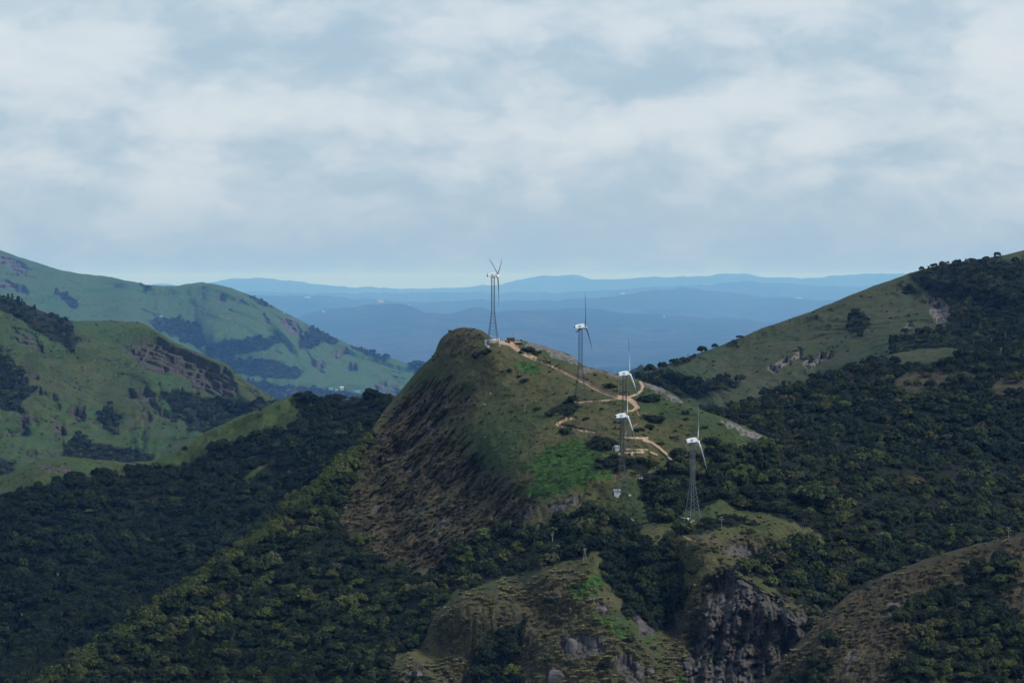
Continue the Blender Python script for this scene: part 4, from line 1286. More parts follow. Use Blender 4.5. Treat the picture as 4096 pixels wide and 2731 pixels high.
# ------------------------------------------------------------------ low cover: tussocks and bright low plants
tuft_coll = proto_collection('tussock', [(m_,) for m_ in TUFTS])
plant_coll = proto_collection('low_plant', [(MAT_PLANT,), (B0[0],)])
PP, SS, TT = [], [], []
nose = np.exp(-((SHEETS['main'].V - 2500) / 260) ** 2 - ((SHEETS['main'].U - 2350) / 600) ** 2) + np.exp(-((SHEETS['main'].V - 2150) / 60) ** 2 - ((SHEETS['main'].U - 2950) / 260) ** 2)
for nm, wt in (('main', np.clip(.45 + nose, 0, 1)), ('near', 1.0), ('saddle', 1.0)):
    s = SHEETS[nm]
    s.m['grassy'] = np.clip(1 - s.m['dry'] - s.m['wood'] - s.m['dirt'] - s.m['lush'], 0, 1) * wt
for name, key, sp, pr, lo, hi in (('main', 'grassy', 2.6, .6, .8, 1.7), ('near', 'grassy', 2.6, .6, .8, 1.7), ('saddle', 'grassy', 3.2, .5, .8, 1.6), ('main', 'dry', 1.9, .9, 1.0, 2.3), ('near', 'dry', 1.9, .85, 1.0, 2.3)):
    U, V, D, P, (i, j) = scatter_uv(name, key, sp, pr, 0.45, .55)
    s = SHEETS[name]
    ok = (s.m['rock'][i, j] < .45) & (s.m['dirt'][i, j] < .3) & (s.m['wood'][i, j] < .6)
    P = P[ok]
    cl = fbm(P, 14, 3)
    ok2 = rng.random(len(P)) < np.clip(.55 + .6 * cl, 0.05, 1)
    P, cl = P[ok2], cl[ok2]
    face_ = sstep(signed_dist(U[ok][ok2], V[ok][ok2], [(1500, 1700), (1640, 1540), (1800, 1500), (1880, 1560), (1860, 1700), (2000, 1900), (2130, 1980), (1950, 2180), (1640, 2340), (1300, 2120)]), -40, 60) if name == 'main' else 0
    PP.append(P)
    SS.append((lo + (hi - lo) * rng.random(len(P))) * (1 + .3 * cl))
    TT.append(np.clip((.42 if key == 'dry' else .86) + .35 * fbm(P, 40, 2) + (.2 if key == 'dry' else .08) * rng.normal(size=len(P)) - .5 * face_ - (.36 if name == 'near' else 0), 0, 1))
PP, SS, TT = cat_(PP), cat_(SS), cat_(TT)
print('tufts', len(PP))
scatter_object('grass_tussocks', tuft_coll, PP, SS, rng.uniform(0, 6.28, len(PP)), rng.integers(0, 2, len(PP)), TT)
U, V, D, P, ij = scatter_uv('main', 'lush', 2.2, .75, 0.5, .6)
scatter_object('green_undergrowth', plant_coll, P, rng.uniform(.7, 1.5, len(P)), rng.uniform(0, 6.28, len(P)), np.zeros(len(P)), np.clip(.82 + .1 * rng.normal(size=len(P)), .6, .88))
# low scrub strewn over the open slopes
PP, SS, TT = [], [], []
for name, sp, lo, hi, p_ in (('main', 10, .5, 1.6, .35), ('left', 6.5, .5, 2.8, .7), ('right', 4.6, .4, 2.0, .7), ('back', 26, 1.6, 7.0, .7), ('saddle', 9, .6, 1.6, .3), ('near', 8, .6, 1.8, .4)):
    s = SHEETS[name]
    s.m['open'] = (1 - np.clip(s.m['wood'] + s.m['dirt'] + (.75 * s.m['dry'] if name in ('main', 'near') else 0), 0, 1)) * sstep(fbm(s.P0, 30 if name != 'back' else 150, 4), -.1, .6)
    U, V, D, P, ij = scatter_uv(name, 'open', sp, p_, .4)
    PP.append(P)
    SS.append(lo + (hi - lo) * rng.random(len(P)) ** 2)
    TT.append(np.clip(.3 + .25 * rng.normal(size=len(P)), 0, .85))
for name, sp, lo, hi in (('main', 3.4, .7, 1.9), ('saddle', 3.8, .7, 2.0), ('hump', 3.8, .7, 2.0), ('near', 3.4, .7, 1.7), ('right', 5.0, .8, 2.2)):
    U, V, D, P, ij = scatter_uv(name, 'wood', sp, .8, .5)
    PP.append(P)
    SS.append(lo + (hi - lo) * rng.random(len(P)) ** 2)
    TT.append(np.clip(.22 + .22 * rng.normal(size=len(P)) - (.2 if name == 'saddle' else 0), 0, .85))  # saddle scrub tinted darker too, for the same cloud shade
PP, SS, TT = cat_(PP), cat_(SS), cat_(TT)
print('scrub', len(PP))
scrub_coll = proto_collection('scrub_kind', [(b[0],) for b in BUSH])
scatter_object('scrub', scrub_coll, PP, SS, rng.uniform(0, 6.28, len(PP)), rng.integers(0, 3, len(PP)), TT)

# ------------------------------------------------------------------ made things: materials
M_WHITE = plain('white_fibreglass', (0.62, 0.64, 0.66), 0.45, 0, 0.06, 0.8)
M_STEEL = plain('lattice_steel', (0.020, 0.024, 0.028), 0.7, 0.0, 0.25, 2.0)
M_GALV = plain('galvanised_steel', (0.11, 0.14, 0.16), 0.6, 0.0, 0.2, 2.0)
M_BLACK = plain('black_vent', (0.02, 0.022, 0.025), 0.6)
M_GREEN = plain('green_emblem', (0.03, 0.25, 0.19), 0.5)
M_PALE = plain('pale_emblem', (0.62, 0.72, 0.70), 0.5)
M_CONC = plain('concrete', (0.36, 0.35, 0.33), 0.9, 0, 0.2, 1.0)
M_DKBLADE = plain('weathered_dark_blade', (0.045, 0.052, 0.058), 0.6, 0, 0.25, 0.4)  # dark grey blades of the two upper turbines
M_KIOSK = plain('kiosk_paint', (0.36, 0.42, 0.48), 0.6, 0, 0.1, 1.0)
M_ROOF = plain('sheet_roof', (0.30, 0.33, 0.36), 0.5, 0.2, 0.2, 1.0)
M_DARKWOOD = plain('dark_boards', (0.045, 0.028, 0.024), 0.9, 0, 0.3, 2.0)
M_POLE = plain('weathered_pole', (0.17, 0.15, 0.13), 0.9, 0, 0.2, 3.0)
M_WIRE = plain('wire', (0.06, 0.06, 0.06), 0.5)
M_CARBLACK = plain('black_car_paint', (0.010, 0.011, 0.013), 0.22, 0, 0.1)
M_CARWHITE = plain('white_car_paint', (0.68, 0.70, 0.72), 0.25, 0, 0.05)
M_CARGREY = plain('grey_car_paint', (0.16, 0.19, 0.22), 0.25, 0.2, 0.1)
M_GLASS = plain('dark_glass', (0.02, 0.028, 0.034), 0.06, 0, 0.1)
M_TYRE = plain('tyre_rubber', (0.018, 0.018, 0.018), 0.9)
M_LAMP = plain('headlamp_glass', (0.85, 0.86, 0.88), 0.1)
M_RED = plain('red_lamp', (0.35, 0.03, 0.02), 0.3)
M_TEAL = plain('teal_roof', (0.03, 0.30, 0.30), 0.6, 0, 0.1)
M_WALL = plain('white_wall', (0.55, 0.56, 0.57), 0.9, 0, 0.08, 0.2)
M_SKIN = plain('skin', (0.24, 0.13, 0.085), 0.6)
M_HAIR = plain('hair', (0.012, 0.010, 0.010), 0.6)
M_SHIRTPINK = plain('pink_shirt', (0.60, 0.30, 0.32), 0.9)
M_SHIRTDARK = plain('dark_shirt', (0.035, 0.04, 0.06), 0.9)
M_TROUSER = plain('dark_trousers', (0.03, 0.035, 0.05), 0.9)
M_ROCK = plain('boulder_rock', (0.058, 0.054, 0.055), 0.95, 0, 0.45, 0.6)
M_PALEROCK = plain('pale_boulder_rock', (0.18, 0.17, 0.165), 0.95, 0, 0.25, 0.6)


def blade_material(name, split, outer):
    """white blade with a darker outer part"""
    m, k, b = material(name)
    co = k.n('ShaderNodeTexCoord').outputs['Object']
    sp = k.n('ShaderNodeSeparateXYZ')
    k.put(sp.inputs[0], co)
    nz = k.noise(co, 0.6, 4).outputs['Fac']
    v = k.math('ADD', sp.outputs[2], k.math('MULTIPLY', k.math('SUBTRACT', nz, 0.5), 2.5))
    c = k.mix(k.smooth(v, split - 1, split + 1.2), (0.52, 0.57, 0.61), outer)
    c = k.mix(k.smooth(nz, 0.62, 0.7), c, (0.30, 0.33, 0.36))
    k.put(b.inputs['Base Color'], c)
    b.inputs['Roughness'].default_value = 0.45
    return m


M_BLADE3 = blade_material('blade_dark_outer_half', 10.5, (0.16, 0.18, 0.20))  # outer half darkened: shading put into the blade colour
M_BLADE5 = blade_material('greying_blade', 5.0, (0.27, 0.31, 0.34))


def box(V, F, c, s, rz=0.0):
    o = len(V)
    cs, sn = math.cos(rz), math.sin(rz)
    for dx, dy, dz in ((-1, -1, -1), (1, -1, -1), (1, 1, -1), (-1, 1, -1), (-1, -1, 1), (1, -1, 1), (1, 1, 1), (-1, 1, 1)):
        x, y, z = dx * s[0] / 2, dy * s[1] / 2, dz * s[2] / 2
        V.append((c[0] + x * cs - y * sn, c[1] + x * sn + y * cs, c[2] + z))
    for f in ((0, 3, 2, 1), (4, 5, 6, 7), (0, 1, 5, 4), (1, 2, 6, 5), (2, 3, 7, 6), (3, 0, 4, 7)):
        F.append(tuple(o + i for i in f))


def box_mesh(name, c, s, mat, rz=0.0):
    V, F = [], []
    box(V, F, c, s, rz)
    return py_mesh(name, V, F, mat)


def bevelled(name, profile, y0, y1, mat, inset=0.18, axis='y'):
    """side profile (x, z) given depth along y, long edges chamfered"""
    V, F = [], []
    cx = sum(p[0] for p in profile) / len(profile)
    cz = sum(p[1] for p in profile) / len(profile)
    n = len(profile)

    def ring(y, k):
        for x, z in profile:
            dx, dz = x - cx, z - cz
            l = math.hypot(dx, dz)
            V.append((x - dx / l * k, y, z - dz / l * k))
    ring(y0, inset)
    ring(y0 + inset, 0)
    ring(y1 - inset, 0)
    ring(y1, inset)
    for r in range(3):
        for i in range(n):
            j = (i + 1) % n
            F.append((r * n + i, r * n + j, (r + 1) * n + j, (r + 1) * n + i))
    F.append(tuple(range(n))[::-1])
    F.append(tuple(3 * n + i for i in range(n)))
    return py_mesh(name, V, F, mat)


def lathe(name, prof, mat, seg=20, axis='x'):
    V, F = [], []
    for a, r in prof:
        for k in range(seg):
            t = 2 * math.pi * k / seg
            p = (a, r * math.cos(t), r * math.sin(t)) if axis == 'x' else ((r * math.cos(t), a, r * math.sin(t)) if axis == 'y' else (r * math.cos(t), r * math.sin(t), a))
            V.append(p)
    for i in range(len(prof) - 1):
        for k in range(seg):
            k2 = (k + 1) % seg
            F.append((i * seg + k, i * seg + k2, (i + 1) * seg + k2, (i + 1) * seg + k))
    F.append(tuple(range(seg))[::-1])
    F.append(tuple((len(prof) - 1) * seg + k for k in range(seg)))
    return py_mesh(name, V, F, mat, True)


def blade_mesh(mat, L=18.6):
    """blade along +z; chord turns from the rotor axis (root) into the rotor plane (tip); bends back to -x"""
    V, F = [], []
    st = [(0.5, .42, .42, 90), (1.3, .42, .42, 70), (2.4, .70, .34, 34), (3.8, 1.0, .30, 24), (5.5, 1.05, .25, 17), (8.0, .95, .20, 11), (11, .80, .15, 7), (14, .72, .11, 4), (16.8, .50, .07, 1), (18.2, .28, .045, 0), (L, .08, .02, 0)]
    seg = 12
    for z, c, th, tw in st:
        a = math.radians(tw)
        bend = -1.5 * (z / L) ** 2 + 0.045 * z
        for k in range(seg):
            t = 2 * math.pi * k / seg
            u = c * 0.5 * math.cos(t) - 0.12 * c * (1 if z > 2 else 0)
            w = th * math.sin(t) * (0.7 + 0.3 * math.cos(t))
            V.append((u * math.sin(a) + w * math.cos(a) + bend, u * math.cos(a) - w * math.sin(a), z))
    for i in range(len(st) - 1):
        for k in range(seg):
            k2 = (k + 1) % seg
            F.append((i * seg + k, i * seg + k2, (i + 1) * seg + k2, (i + 1) * seg + k))
    F.append(tuple(range(seg))[::-1])
    F.append(tuple((len(st) - 1) * seg + k for k in range(seg)))
    return py_mesh('blade', V, F, mat, True)


BLADES = {'dark': blade_mesh(M_DKBLADE), 'half': blade_mesh(M_BLADE3), 'grey': blade_mesh(M_BLADE5)}
# unit L-section members, stretched to length
V_, F_ = [], []
box(V_, F_, (0, 0.45, 0.5), (0.12, 1, 1))
box(V_, F_, (0.45, 0, 0.5), (1, 0.12, 1))
BRACE = {'dark': py_mesh('brace', V_, F_, M_STEEL), 'galv': py_mesh('brace', V_, F_, M_GALV)}
LEGM = {'dark': py_mesh('leg', V_, F_, M_STEEL), 'galv': py_mesh('leg', V_, F_, M_GALV)}
NAC = bevelled('nacelle', [(-3.3, 0.12), (-3.3, 1.62), (-1.2, 2.12), (1.2, 2.34), (1.95, 2.16), (2.05, 0.62), (1.1, 0.0), (-1.0, -0.02)], -1.05, 1.05, M_WHITE, 0.22)
VENT = bevelled('rear_vent', [(-3.42, 0.34), (-3.42, 1.44), (-3.28, 1.48), (-3.28, 0.30)], -0.82, 0.82, M_BLACK, 0.04)
HUB = lathe('hub', [(1.98, .62), (2.25, .80), (2.9, .84), (3.3, .70), (3.55, .42), (3.66, .10)], M_WHITE)
V_, F_ = [], []
tube(V_, F_, [(-3.1, 0, 1.6), (-3.12, 0, 2.9)], [.035, .03], 6)
box(V_, F_, (-3.12, 0, 2.75), (.5, .05, .12))
MAST = py_mesh('wind_vane', V_, F_, M_STEEL)


def emblem(parent):
    s = 1
    for yy, sg in ((-1.075, -1), (1.075, 1)):
        V, F = [], []
        n = 28

        def ringm(r0, r1, y):
            o = len(V)
            for k in range(n):
                t = 2 * math.pi * k / n
                V.append((-0.75 + r0 * math.cos(t), y, 1.05 + r0 * math.sin(t)))
                V.append((-0.75 + r1 * math.cos(t), y, 1.05 + r1 * math.sin(t)))
            for k in range(n):
                j = (k + 1) % n
                F.append((o + 2 * k, o + 2 * k + 1, o + 2 * j + 1, o + 2 * j))
        ringm(0.60, 0.75, yy)
        ringm(0.04, 0.50, yy)
        e = part('emblem', py_mesh('emblem', V, F, M_GREEN), parent)
        V, F = [], []
        o = 0
        for x0, x1, z0, z1 in ((-1.10, -.98, .88, 1.22), (-.98, -.82, 1.10, 1.22), (-.74, -.62, .88, 1.22), (-.62, -.48, 1.10, 1.22), (-.62, -.48, .92, 1.02)):
            b = len(V)
            V += [(x0, yy + sg * .006, z0), (x1, yy + sg * .006, z0), (x1, yy + sg * .006, z1), (x0, yy + sg * .006, z1)]
            F.append((b, b + 1, b + 2, b + 3))
        part('emblem_mark', py_mesh('emblem_mark', V, F, M_PALE), e)


def member(name, me, parent, a, b, w):
    """member from a to b with section size w"""
    a, b = Vector(a), Vector(b)
    d = b - a
    q = d.to_track_quat('Z', 'Y').to_matrix().to_4x4()
    m = Matrix.Translation(a) @ q @ Matrix.Diagonal((w, w, d.length, 1))
    return part(name, me, parent, mat4=m)


def turbine(label, base, H, twist, yaw, spin, blade, tone):
    t = thing('wind_turbine', label, 'wind turbine', base, 0, 'lattice tower wind turbines along the ridge')
    zk = 0.50 * H

    def half(z):
        if z >= zk:
            return 0.86
        q = 1 - z / zk
        return 0.86 + 0.55 * q * q + 1.75 * q
    R = Matrix.Rotation(twist, 4, 'Z')

    def corner(k, z):
        h = half(z)
        sx, sy = ((-1, -1), (1, -1), (1, 1), (-1, 1))[k]
        return R @ Vector((sx * h, sy * h, z))
    lv = [-1.6]
    z, stp = 0.0, 2.55
    while z < zk - 1.2:
        lv.append(z)
        z += stp
        stp *= 0.945
    low = lv[1:] + [zk]
    n_up = 13
    up = [zk + (H - zk) * i / n_up for i in range(n_up + 1)]
    for k in range(4):
        segs = [-1.6, 0] + [zk * f for f in (.25, .5, .75)] + [zk, H]
        V, F = [], []
        for i in range(len(segs) - 1):
            tube(V, F, [corner(k, segs[i]), corner(k, segs[i + 1])], [.115 if i < 4 else .095] * 2, 5)
        part('leg', py_mesh('leg', V, F, M_GALV if tone == 'galv' else M_STEEL), t)
        c = corner(k, -0.2)
        part('footing', box_mesh('footing', (0, 0, -.7), (1.1, 1.1, 1.4), M_CONC, twist), t, c)
    lvls = low + up[1:]
    for i in range(len(lvls) - 1):
        z0, z1 = lvls[i], lvls[i + 1]
        for k in range(4):
            j = (k + 1) % 4
            w = .08 if z0 < zk else .075
            member('brace', BRACE['galv' if (tone == 'galv' or (z0 < zk * .8 and k in (0, 1))) else 'dark'], t, corner(k, z0), corner(j, z1), w)  # lighter lower struts on two faces: sun glint put into the colour
            member('brace', BRACE['dark'], t, corner(j, z0), corner(k, z1), w)
    part('tower_head', lathe('tower_head', [(H - .25, 1.15), (H, 1.2), (H + .1, 1.0), (H + .16, .9)], M_STEEL, 16, 'z'), t)
    Y = Matrix.Translation((0, 0, H + .15)) @ Matrix.Rotation(yaw, 4, 'Z') @ Matrix.Rotation(math.radians(-4), 4, 'Y')
    n = part('nacelle', NAC, t, mat4=Y)
    part('rear_vent', VENT, n)
    part('wind_vane', MAST, n)
    emblem(n)
    part('hub', HUB, t, mat4=Y)
    for k in range(3):
        m = Y @ Matrix.Translation((2.75, 0, 1.28)) @ Matrix.Rotation(math.radians(spin + 120 * k), 4, 'X')
        part('blade', BLADES[blade], t, mat4=m)
    # ladder up one leg
    V, F = [], []
    a0, a1 = corner(3, .2), corner(3, zk)
    return t


TB = [('white wind turbine highest on the ridge, beside the sandy parking place', 1972, 1378, 38.9, 10, 14, 0 + 60, 'dark', 'dark'),
      ('white wind turbine second from the summit, below the straight stretch of track', 2322, 1598, 38.8, 6, 15, 17, 'dark', 'dark'),
      ('white wind turbine by the track bend, its foot behind the tower in front of it', 2498, 1806, 39.0, 8, 15, 11, 'half', 'dark'),
      ('white wind turbine with a white hut at its foot, in front of another tower', 2488, 1972, 37.9, 12, 15, 14, 'half', 'dark'),
      ('white wind turbine lowest on the right, with silvery legs among dark trees', 2770, 2080, 38.0, 27, 15, 18, 'grey', 'galv')]
MAIN = SHEETS['main']
TBASE = []
for lab, u, v, H, tw, yaw, spin, bl, tone in TB:
    p = MAIN.pt(u, v)
    want = {1378: 1650, 1598: 1560, 1806: 1470, 1972: 1440, 2080: 1400}[v]
    turbine(lab, p - Vector((0, 0, .2)), H * p.y / want, math.radians(tw), math.radians(yaw), spin, bl, tone)
    TBASE.append(p)


# ------------------------------------------------------------------ huts, kiosks, vehicles, poles, people
def hut(label, p, size, rz, wall, roof, name='utility_hut', cat='hut', door=True, pipe=False, group=None):
    w, d, h = size
    t = thing(name, label, cat, p, rz, group)
    part('wall', box_mesh('wall', (0, 0, h / 2 - .4), (w, d, h + .8), wall), t)
    V, F = [], []
    o = [(-w / 2 - .2, -d / 2 - .25, h), (w / 2 + .2, -d / 2 - .25, h), (w / 2 + .2, d / 2 + .25, h + .45), (-w / 2 - .2, d / 2 + .25, h + .45)]
    V += o + [(x, y, z + .12) for x, y, z in o]
    F += [(0, 3, 2, 1), (4, 5, 6, 7), (0, 1, 5, 4), (1, 2, 6, 5), (2, 3, 7, 6), (3, 0, 4, 7)]
    part('roof', py_mesh('roof', V, F, roof), t)
    if door:
        dr = part('door', box_mesh('door', (-w * .22, -d / 2 - .03, h * .42), (w * .24, .06, h * .84), M_ROOF), t)
        part('handle', box_mesh('handle', (-w * .14, -d / 2 - .09, h * .42), (.06, .06, .2), M_BLACK), dr)
        part('vent', box_mesh('vent', (w * .25, -d / 2 - .03, h * .62), (w * .22, .06, h * .25), M_BLACK), t)
    if pipe:
        V, F = [], []
        tube(V, F, [(-w / 2 - .1, -d / 2, h * .95), (-w / 2 - 1.6, -d / 2, h * 1.02), (-w / 2 - 1.6, -d / 2, h * .1)], [.09] * 3, 6)
        part('pipe', py_mesh('pipe', V, F, M_KIOSK), t)
    return t


def tank(label, p, r, h):
    t = thing('water_tank', label, 'tank', p)
    part('body', lathe('body', [(-.5, r), (h, r), (h + .12, r * .98), (h + .3, r * .5), (h + .38, .05)], M_CONC, 20, 'z'), t)
    part('rim', lathe('rim', [(h - .1, r + .03), (h - .1, r + .07), (h + .02, r + .07), (h + .02, r + .03)], M_GALV, 20, 'z'), t)
    return t


tank('grey round tank under the highest turbine', MAIN.pt(1958, 1374), 1.1, 2.2)
hut('narrow pale metal cabinet at the left leg of the highest turbine', MAIN.pt(1944, 1380), (1.2, 1.0, 2.3), .2, M_KIOSK, M_ROOF, 'transformer_cabinet', 'cabinet')
hut('small pale cabinet at the left leg of the second turbine', MAIN.pt(2294, 1600), (1.2, 1.0, 2.2), .1, M_KIOSK, M_ROOF, 'transformer_cabinet', 'cabinet')
hut('white control hut left of the turbine by the track bend', MAIN.pt(2468, 1801), (2.3, 1.8, 2.0), .35, M_KIOSK, M_ROOF, pipe=True)
hut('white control hut with dark gaps at the foot of the turbine in front', MAIN.pt(2468, 1977), (3.2, 2.2, 2.0), .15, M_KIOSK, M_ROOF, pipe=True)
hut('long low white hut under the lowest turbine, half hidden by bushes', MAIN.pt(2738, 2088), (4.0, 2.2, 1.5), -.25, M_KIOSK, M_KIOSK, pipe=True)
t = hut('dark brown wooden shack on the far edge of the summit plaza', MAIN.pt(2043, 1365), (4.6, 2.6, 1.7), .05, M_DARKWOOD, M_DARKWOOD, 'wooden_shack', 'shack', door=False)
part('counter', box_mesh('counter', (0, -1.5, .55), (3.6, .4, .15), M_POLE), t)
for x in (-2.1, 2.1):
    part('post', box_mesh('post', (x, -1.55, .7), (.14, .14, 2.0), M_DARKWOOD), t)


def vehicle(label, p, heading, paint, name='car'):
    """car: +x is forward"""
    t = thing(name, label, 'car', p, heading)
    body = part('body', bevelled('body', [(-2.2, .42), (-2.25, .95), (-2.1, 1.08), (1.0, 1.12), (2.05, 1.0), (2.28, .80), (2.28, .42), (1.9, .32), (-1.9, .32)], -.92, .92, paint, .12), t)
    part('cabin', bevelled('cabin', [(-2.05, 1.06), (-1.85, 1.70), (-1.5, 1.80), (.25, 1.78), (1.05, 1.10)], -.80, .80, paint, .12), t)
    part('windscreen', py_mesh('windscreen', [(1.08, -.66, 1.16), (1.08, .66, 1.16), (.36, .60, 1.73), (.36, -.60, 1.73)], [(0, 1, 2, 3)], M_GLASS), t)
    part('rear_window', py_mesh('rear_window', [(-2.05, -.62, 1.16), (-1.90, -.58, 1.62), (-1.90, .58, 1.62), (-2.05, .62, 1.16)], [(0, 1, 2, 3)], M_GLASS), t)
    for s in (-1, 1):
        for x0, x1, x2, x3 in ((-1.78, -.72, -.72, -1.66), (-.62, .72, .24, -.62)):
            V = [(x0, s * .812, 1.16), (x1, s * .812, 1.16), (x2, s * .806, 1.66), (x3, s * .806, 1.66)]
            part('side_window', py_mesh('side_window', V, [(0, 1, 2, 3)], M_GLASS), t)
        for x in (-1.4, 1.4):
            w = part('wheel', lathe('wheel', [(s * .66, .22), (s * .68, .38), (s * .90, .38), (s * .94, .30)], M_TYRE, 16, 'y'), t, (x, 0, .38))
            part('rim', lathe('rim', [(s * .93, .23), (s * .96, .20), (s * .965, .05)], M_GALV, 14, 'y'), w)
        part('headlight', box_mesh('headlight', (2.25, s * .66, .84), (.14, .34, .20), M_LAMP), t)
        part('tail_light', box_mesh('tail_light', (-2.22, s * .72, .92), (.10, .20, .26), M_RED), t)
        part('mirror', box_mesh('mirror', (.78, s * .98, 1.16), (.14, .22, .16), paint), t)
    part('grille', box_mesh('grille', (2.27, 0, .66), (.06, 1.0, .20), M_BLACK), t)
    part('bumper', box_mesh('bumper', (2.30, 0, .44), (.12, 1.7, .20), M_BLACK), t)
    return t


vehicle('black car driving down the dirt track with a bright headlight', MAIN.pt(2087, 1416) - Vector((0, 0, .05)), math.radians(-38), M_CARBLACK)
vehicle('white car parked on the sand behind the highest turbine', MAIN.pt(1982, 1364), math.radians(-165), M_CARWHITE)
vehicle('grey-blue car on the shaded path between the two lowest turbines', MAIN.pt(2565, 1918), math.radians(-100), M_CARGREY)


def pole(label, p, h, kind, group=None):
    t = thing('utility_pole', label, 'utility pole', p, random.uniform(-.2, .2), group)
    V, F = [], []
    if kind == 'frame':
        tube(V, F, [(-.9, 0, -.6), (-.08, 0, h)], [.13, .10], 7)
        part('post', py_mesh('post', V, F, M_POLE), t)
        V, F = [], []
        tube(V, F, [(.55, 0, -.6), (.08, 0, h)], [.13, .10], 7)
        part('post', py_mesh('post', V, F, M_POLE), t)
    elif kind == 'triple':
        for x in (-1.0, 0, 1.0):
            V, F = [], []
            tube(V, F, [(x, .2 * x, -.6), (x, .2 * x, h * random.uniform(.85, 1))], [.10, .08], 6)
            part('post', py_mesh('post', V, F, M_POLE), t)
    else:
        tube(V, F, [(0, 0, -.6), (0, 0, h)], [.13, .09], 7)
        part('post', py_mesh('post', V, F, M_POLE), t)
    if kind in ('frame', 'cross', 'double'):
        for zz, w in ((h * .93, 1.3), (h * .74, 1.9))[:1 if kind == 'frame' else 2]:
            part('crossarm', box_mesh('crossarm', (0, 0, zz), (w, .10, .12), M_POLE), t)
            for s in (-1, 1):
                part('insulator', lathe('insulator', [(zz + .05, .06), (zz + .16, .11), (zz + .22, .06), (zz + .34, .10), (zz + .40, .03)], M_CONC, 10, 'z'), t, (s * w * .46, 0, 0))
    return t


PL = [MAIN.pt(2066, 1411), MAIN.pt(2079, 1512), MAIN.pt(2100, 1648)]
pole('two-legged power pole beside the black car', PL[0], 4.6, 'frame')
pole('slim power pole in the grass below the two-legged pole', PL[1], 6.0, 'cross')
pole('slim power pole low on the open grass slope', PL[2], 6.0, 'cross')
pole('power pole with crossarms behind the dark shack', MAIN.pt(2053, 1363), 5.2, 'double')
pole('power pole left of the second turbine foot', MAIN.pt(2283, 1592), 5.5, 'frame')
pole('double power pole on the crest of the grassy nose', MAIN.pt(2340, 2240), 5.6, 'frame')
pole('thin single pole in the grass right of the lowest turbine', MAIN.pt(2886, 2116), 6.2, 'cross')
pole('group of three thin posts on the grass edge above the ravine', MAIN.pt(3214, 2140), 5.0, 'triple')
pole('lone thin pole on the crest of the brown near spur', SHEETS['near'].pt(4034, 2158), 5.5, 'cross')
pole('lone pole on the skyline dip of the green back hill', SHEETS['back'].pt(622, 1145), 11, 'cross')
pole('second small pole on the skyline of the green back hill', SHEETS['back'].pt(674, 1147), 7, 'cross')
t = thing('sign_post', 'leaning post with a small pale green plate near the lowest turbine', 'sign', MAIN.pt(2677, 2130), 0.2)
t.rotation_euler = (0, math.radians(7), .2)
V, F = [], []
tube(V, F, [(0, 0, -.4), (0, 0, 3.2)], [.05, .05], 6)
part('post', py_mesh('post', V, F, M_POLE), t)
part('plate', box_mesh('plate', (0, -.06, 1.9), (.35, .03, 1.0), plain('pale_green_plate', (.30, .55, .48), .5)), t)


def wire(a, b, h0, h1, dx):
    V, F = [], []
    A, B = a + Vector((dx, 0, h0)), b + Vector((dx, 0, h1))
    pts = [A.lerp(B, i / 8) - Vector((0, 0, 1.6 * (1 - (2 * i / 8 - 1) ** 2))) for i in range(9)]
    o = pts[0].copy()
    tube(V, F, [q - o for q in pts], [.02] * 9, 4)
    return py_mesh('power_line', V, F, M_WIRE), o


for n, (a, b, h0, h1, wh) in enumerate(((PL[0], PL[1], 4.6, 5.9, 'upper'), (PL[1], PL[2], 5.9, 5.9, 'lower'))):
    for dx, sd in ((-.6, 'left-hand'), (.6, 'right-hand')):
        me, o_ = wire(a, b, h0, h1, dx)
        w = bpy.data.objects.new('power_line', me)
        w.location = o_
        COL.objects.link(w)
        w['label'] = '%s wire of the %s span down the grass slope' % (sd, wh)
        w['category'] = 'wire'
        w['group'] = 'power lines down the grass slope'


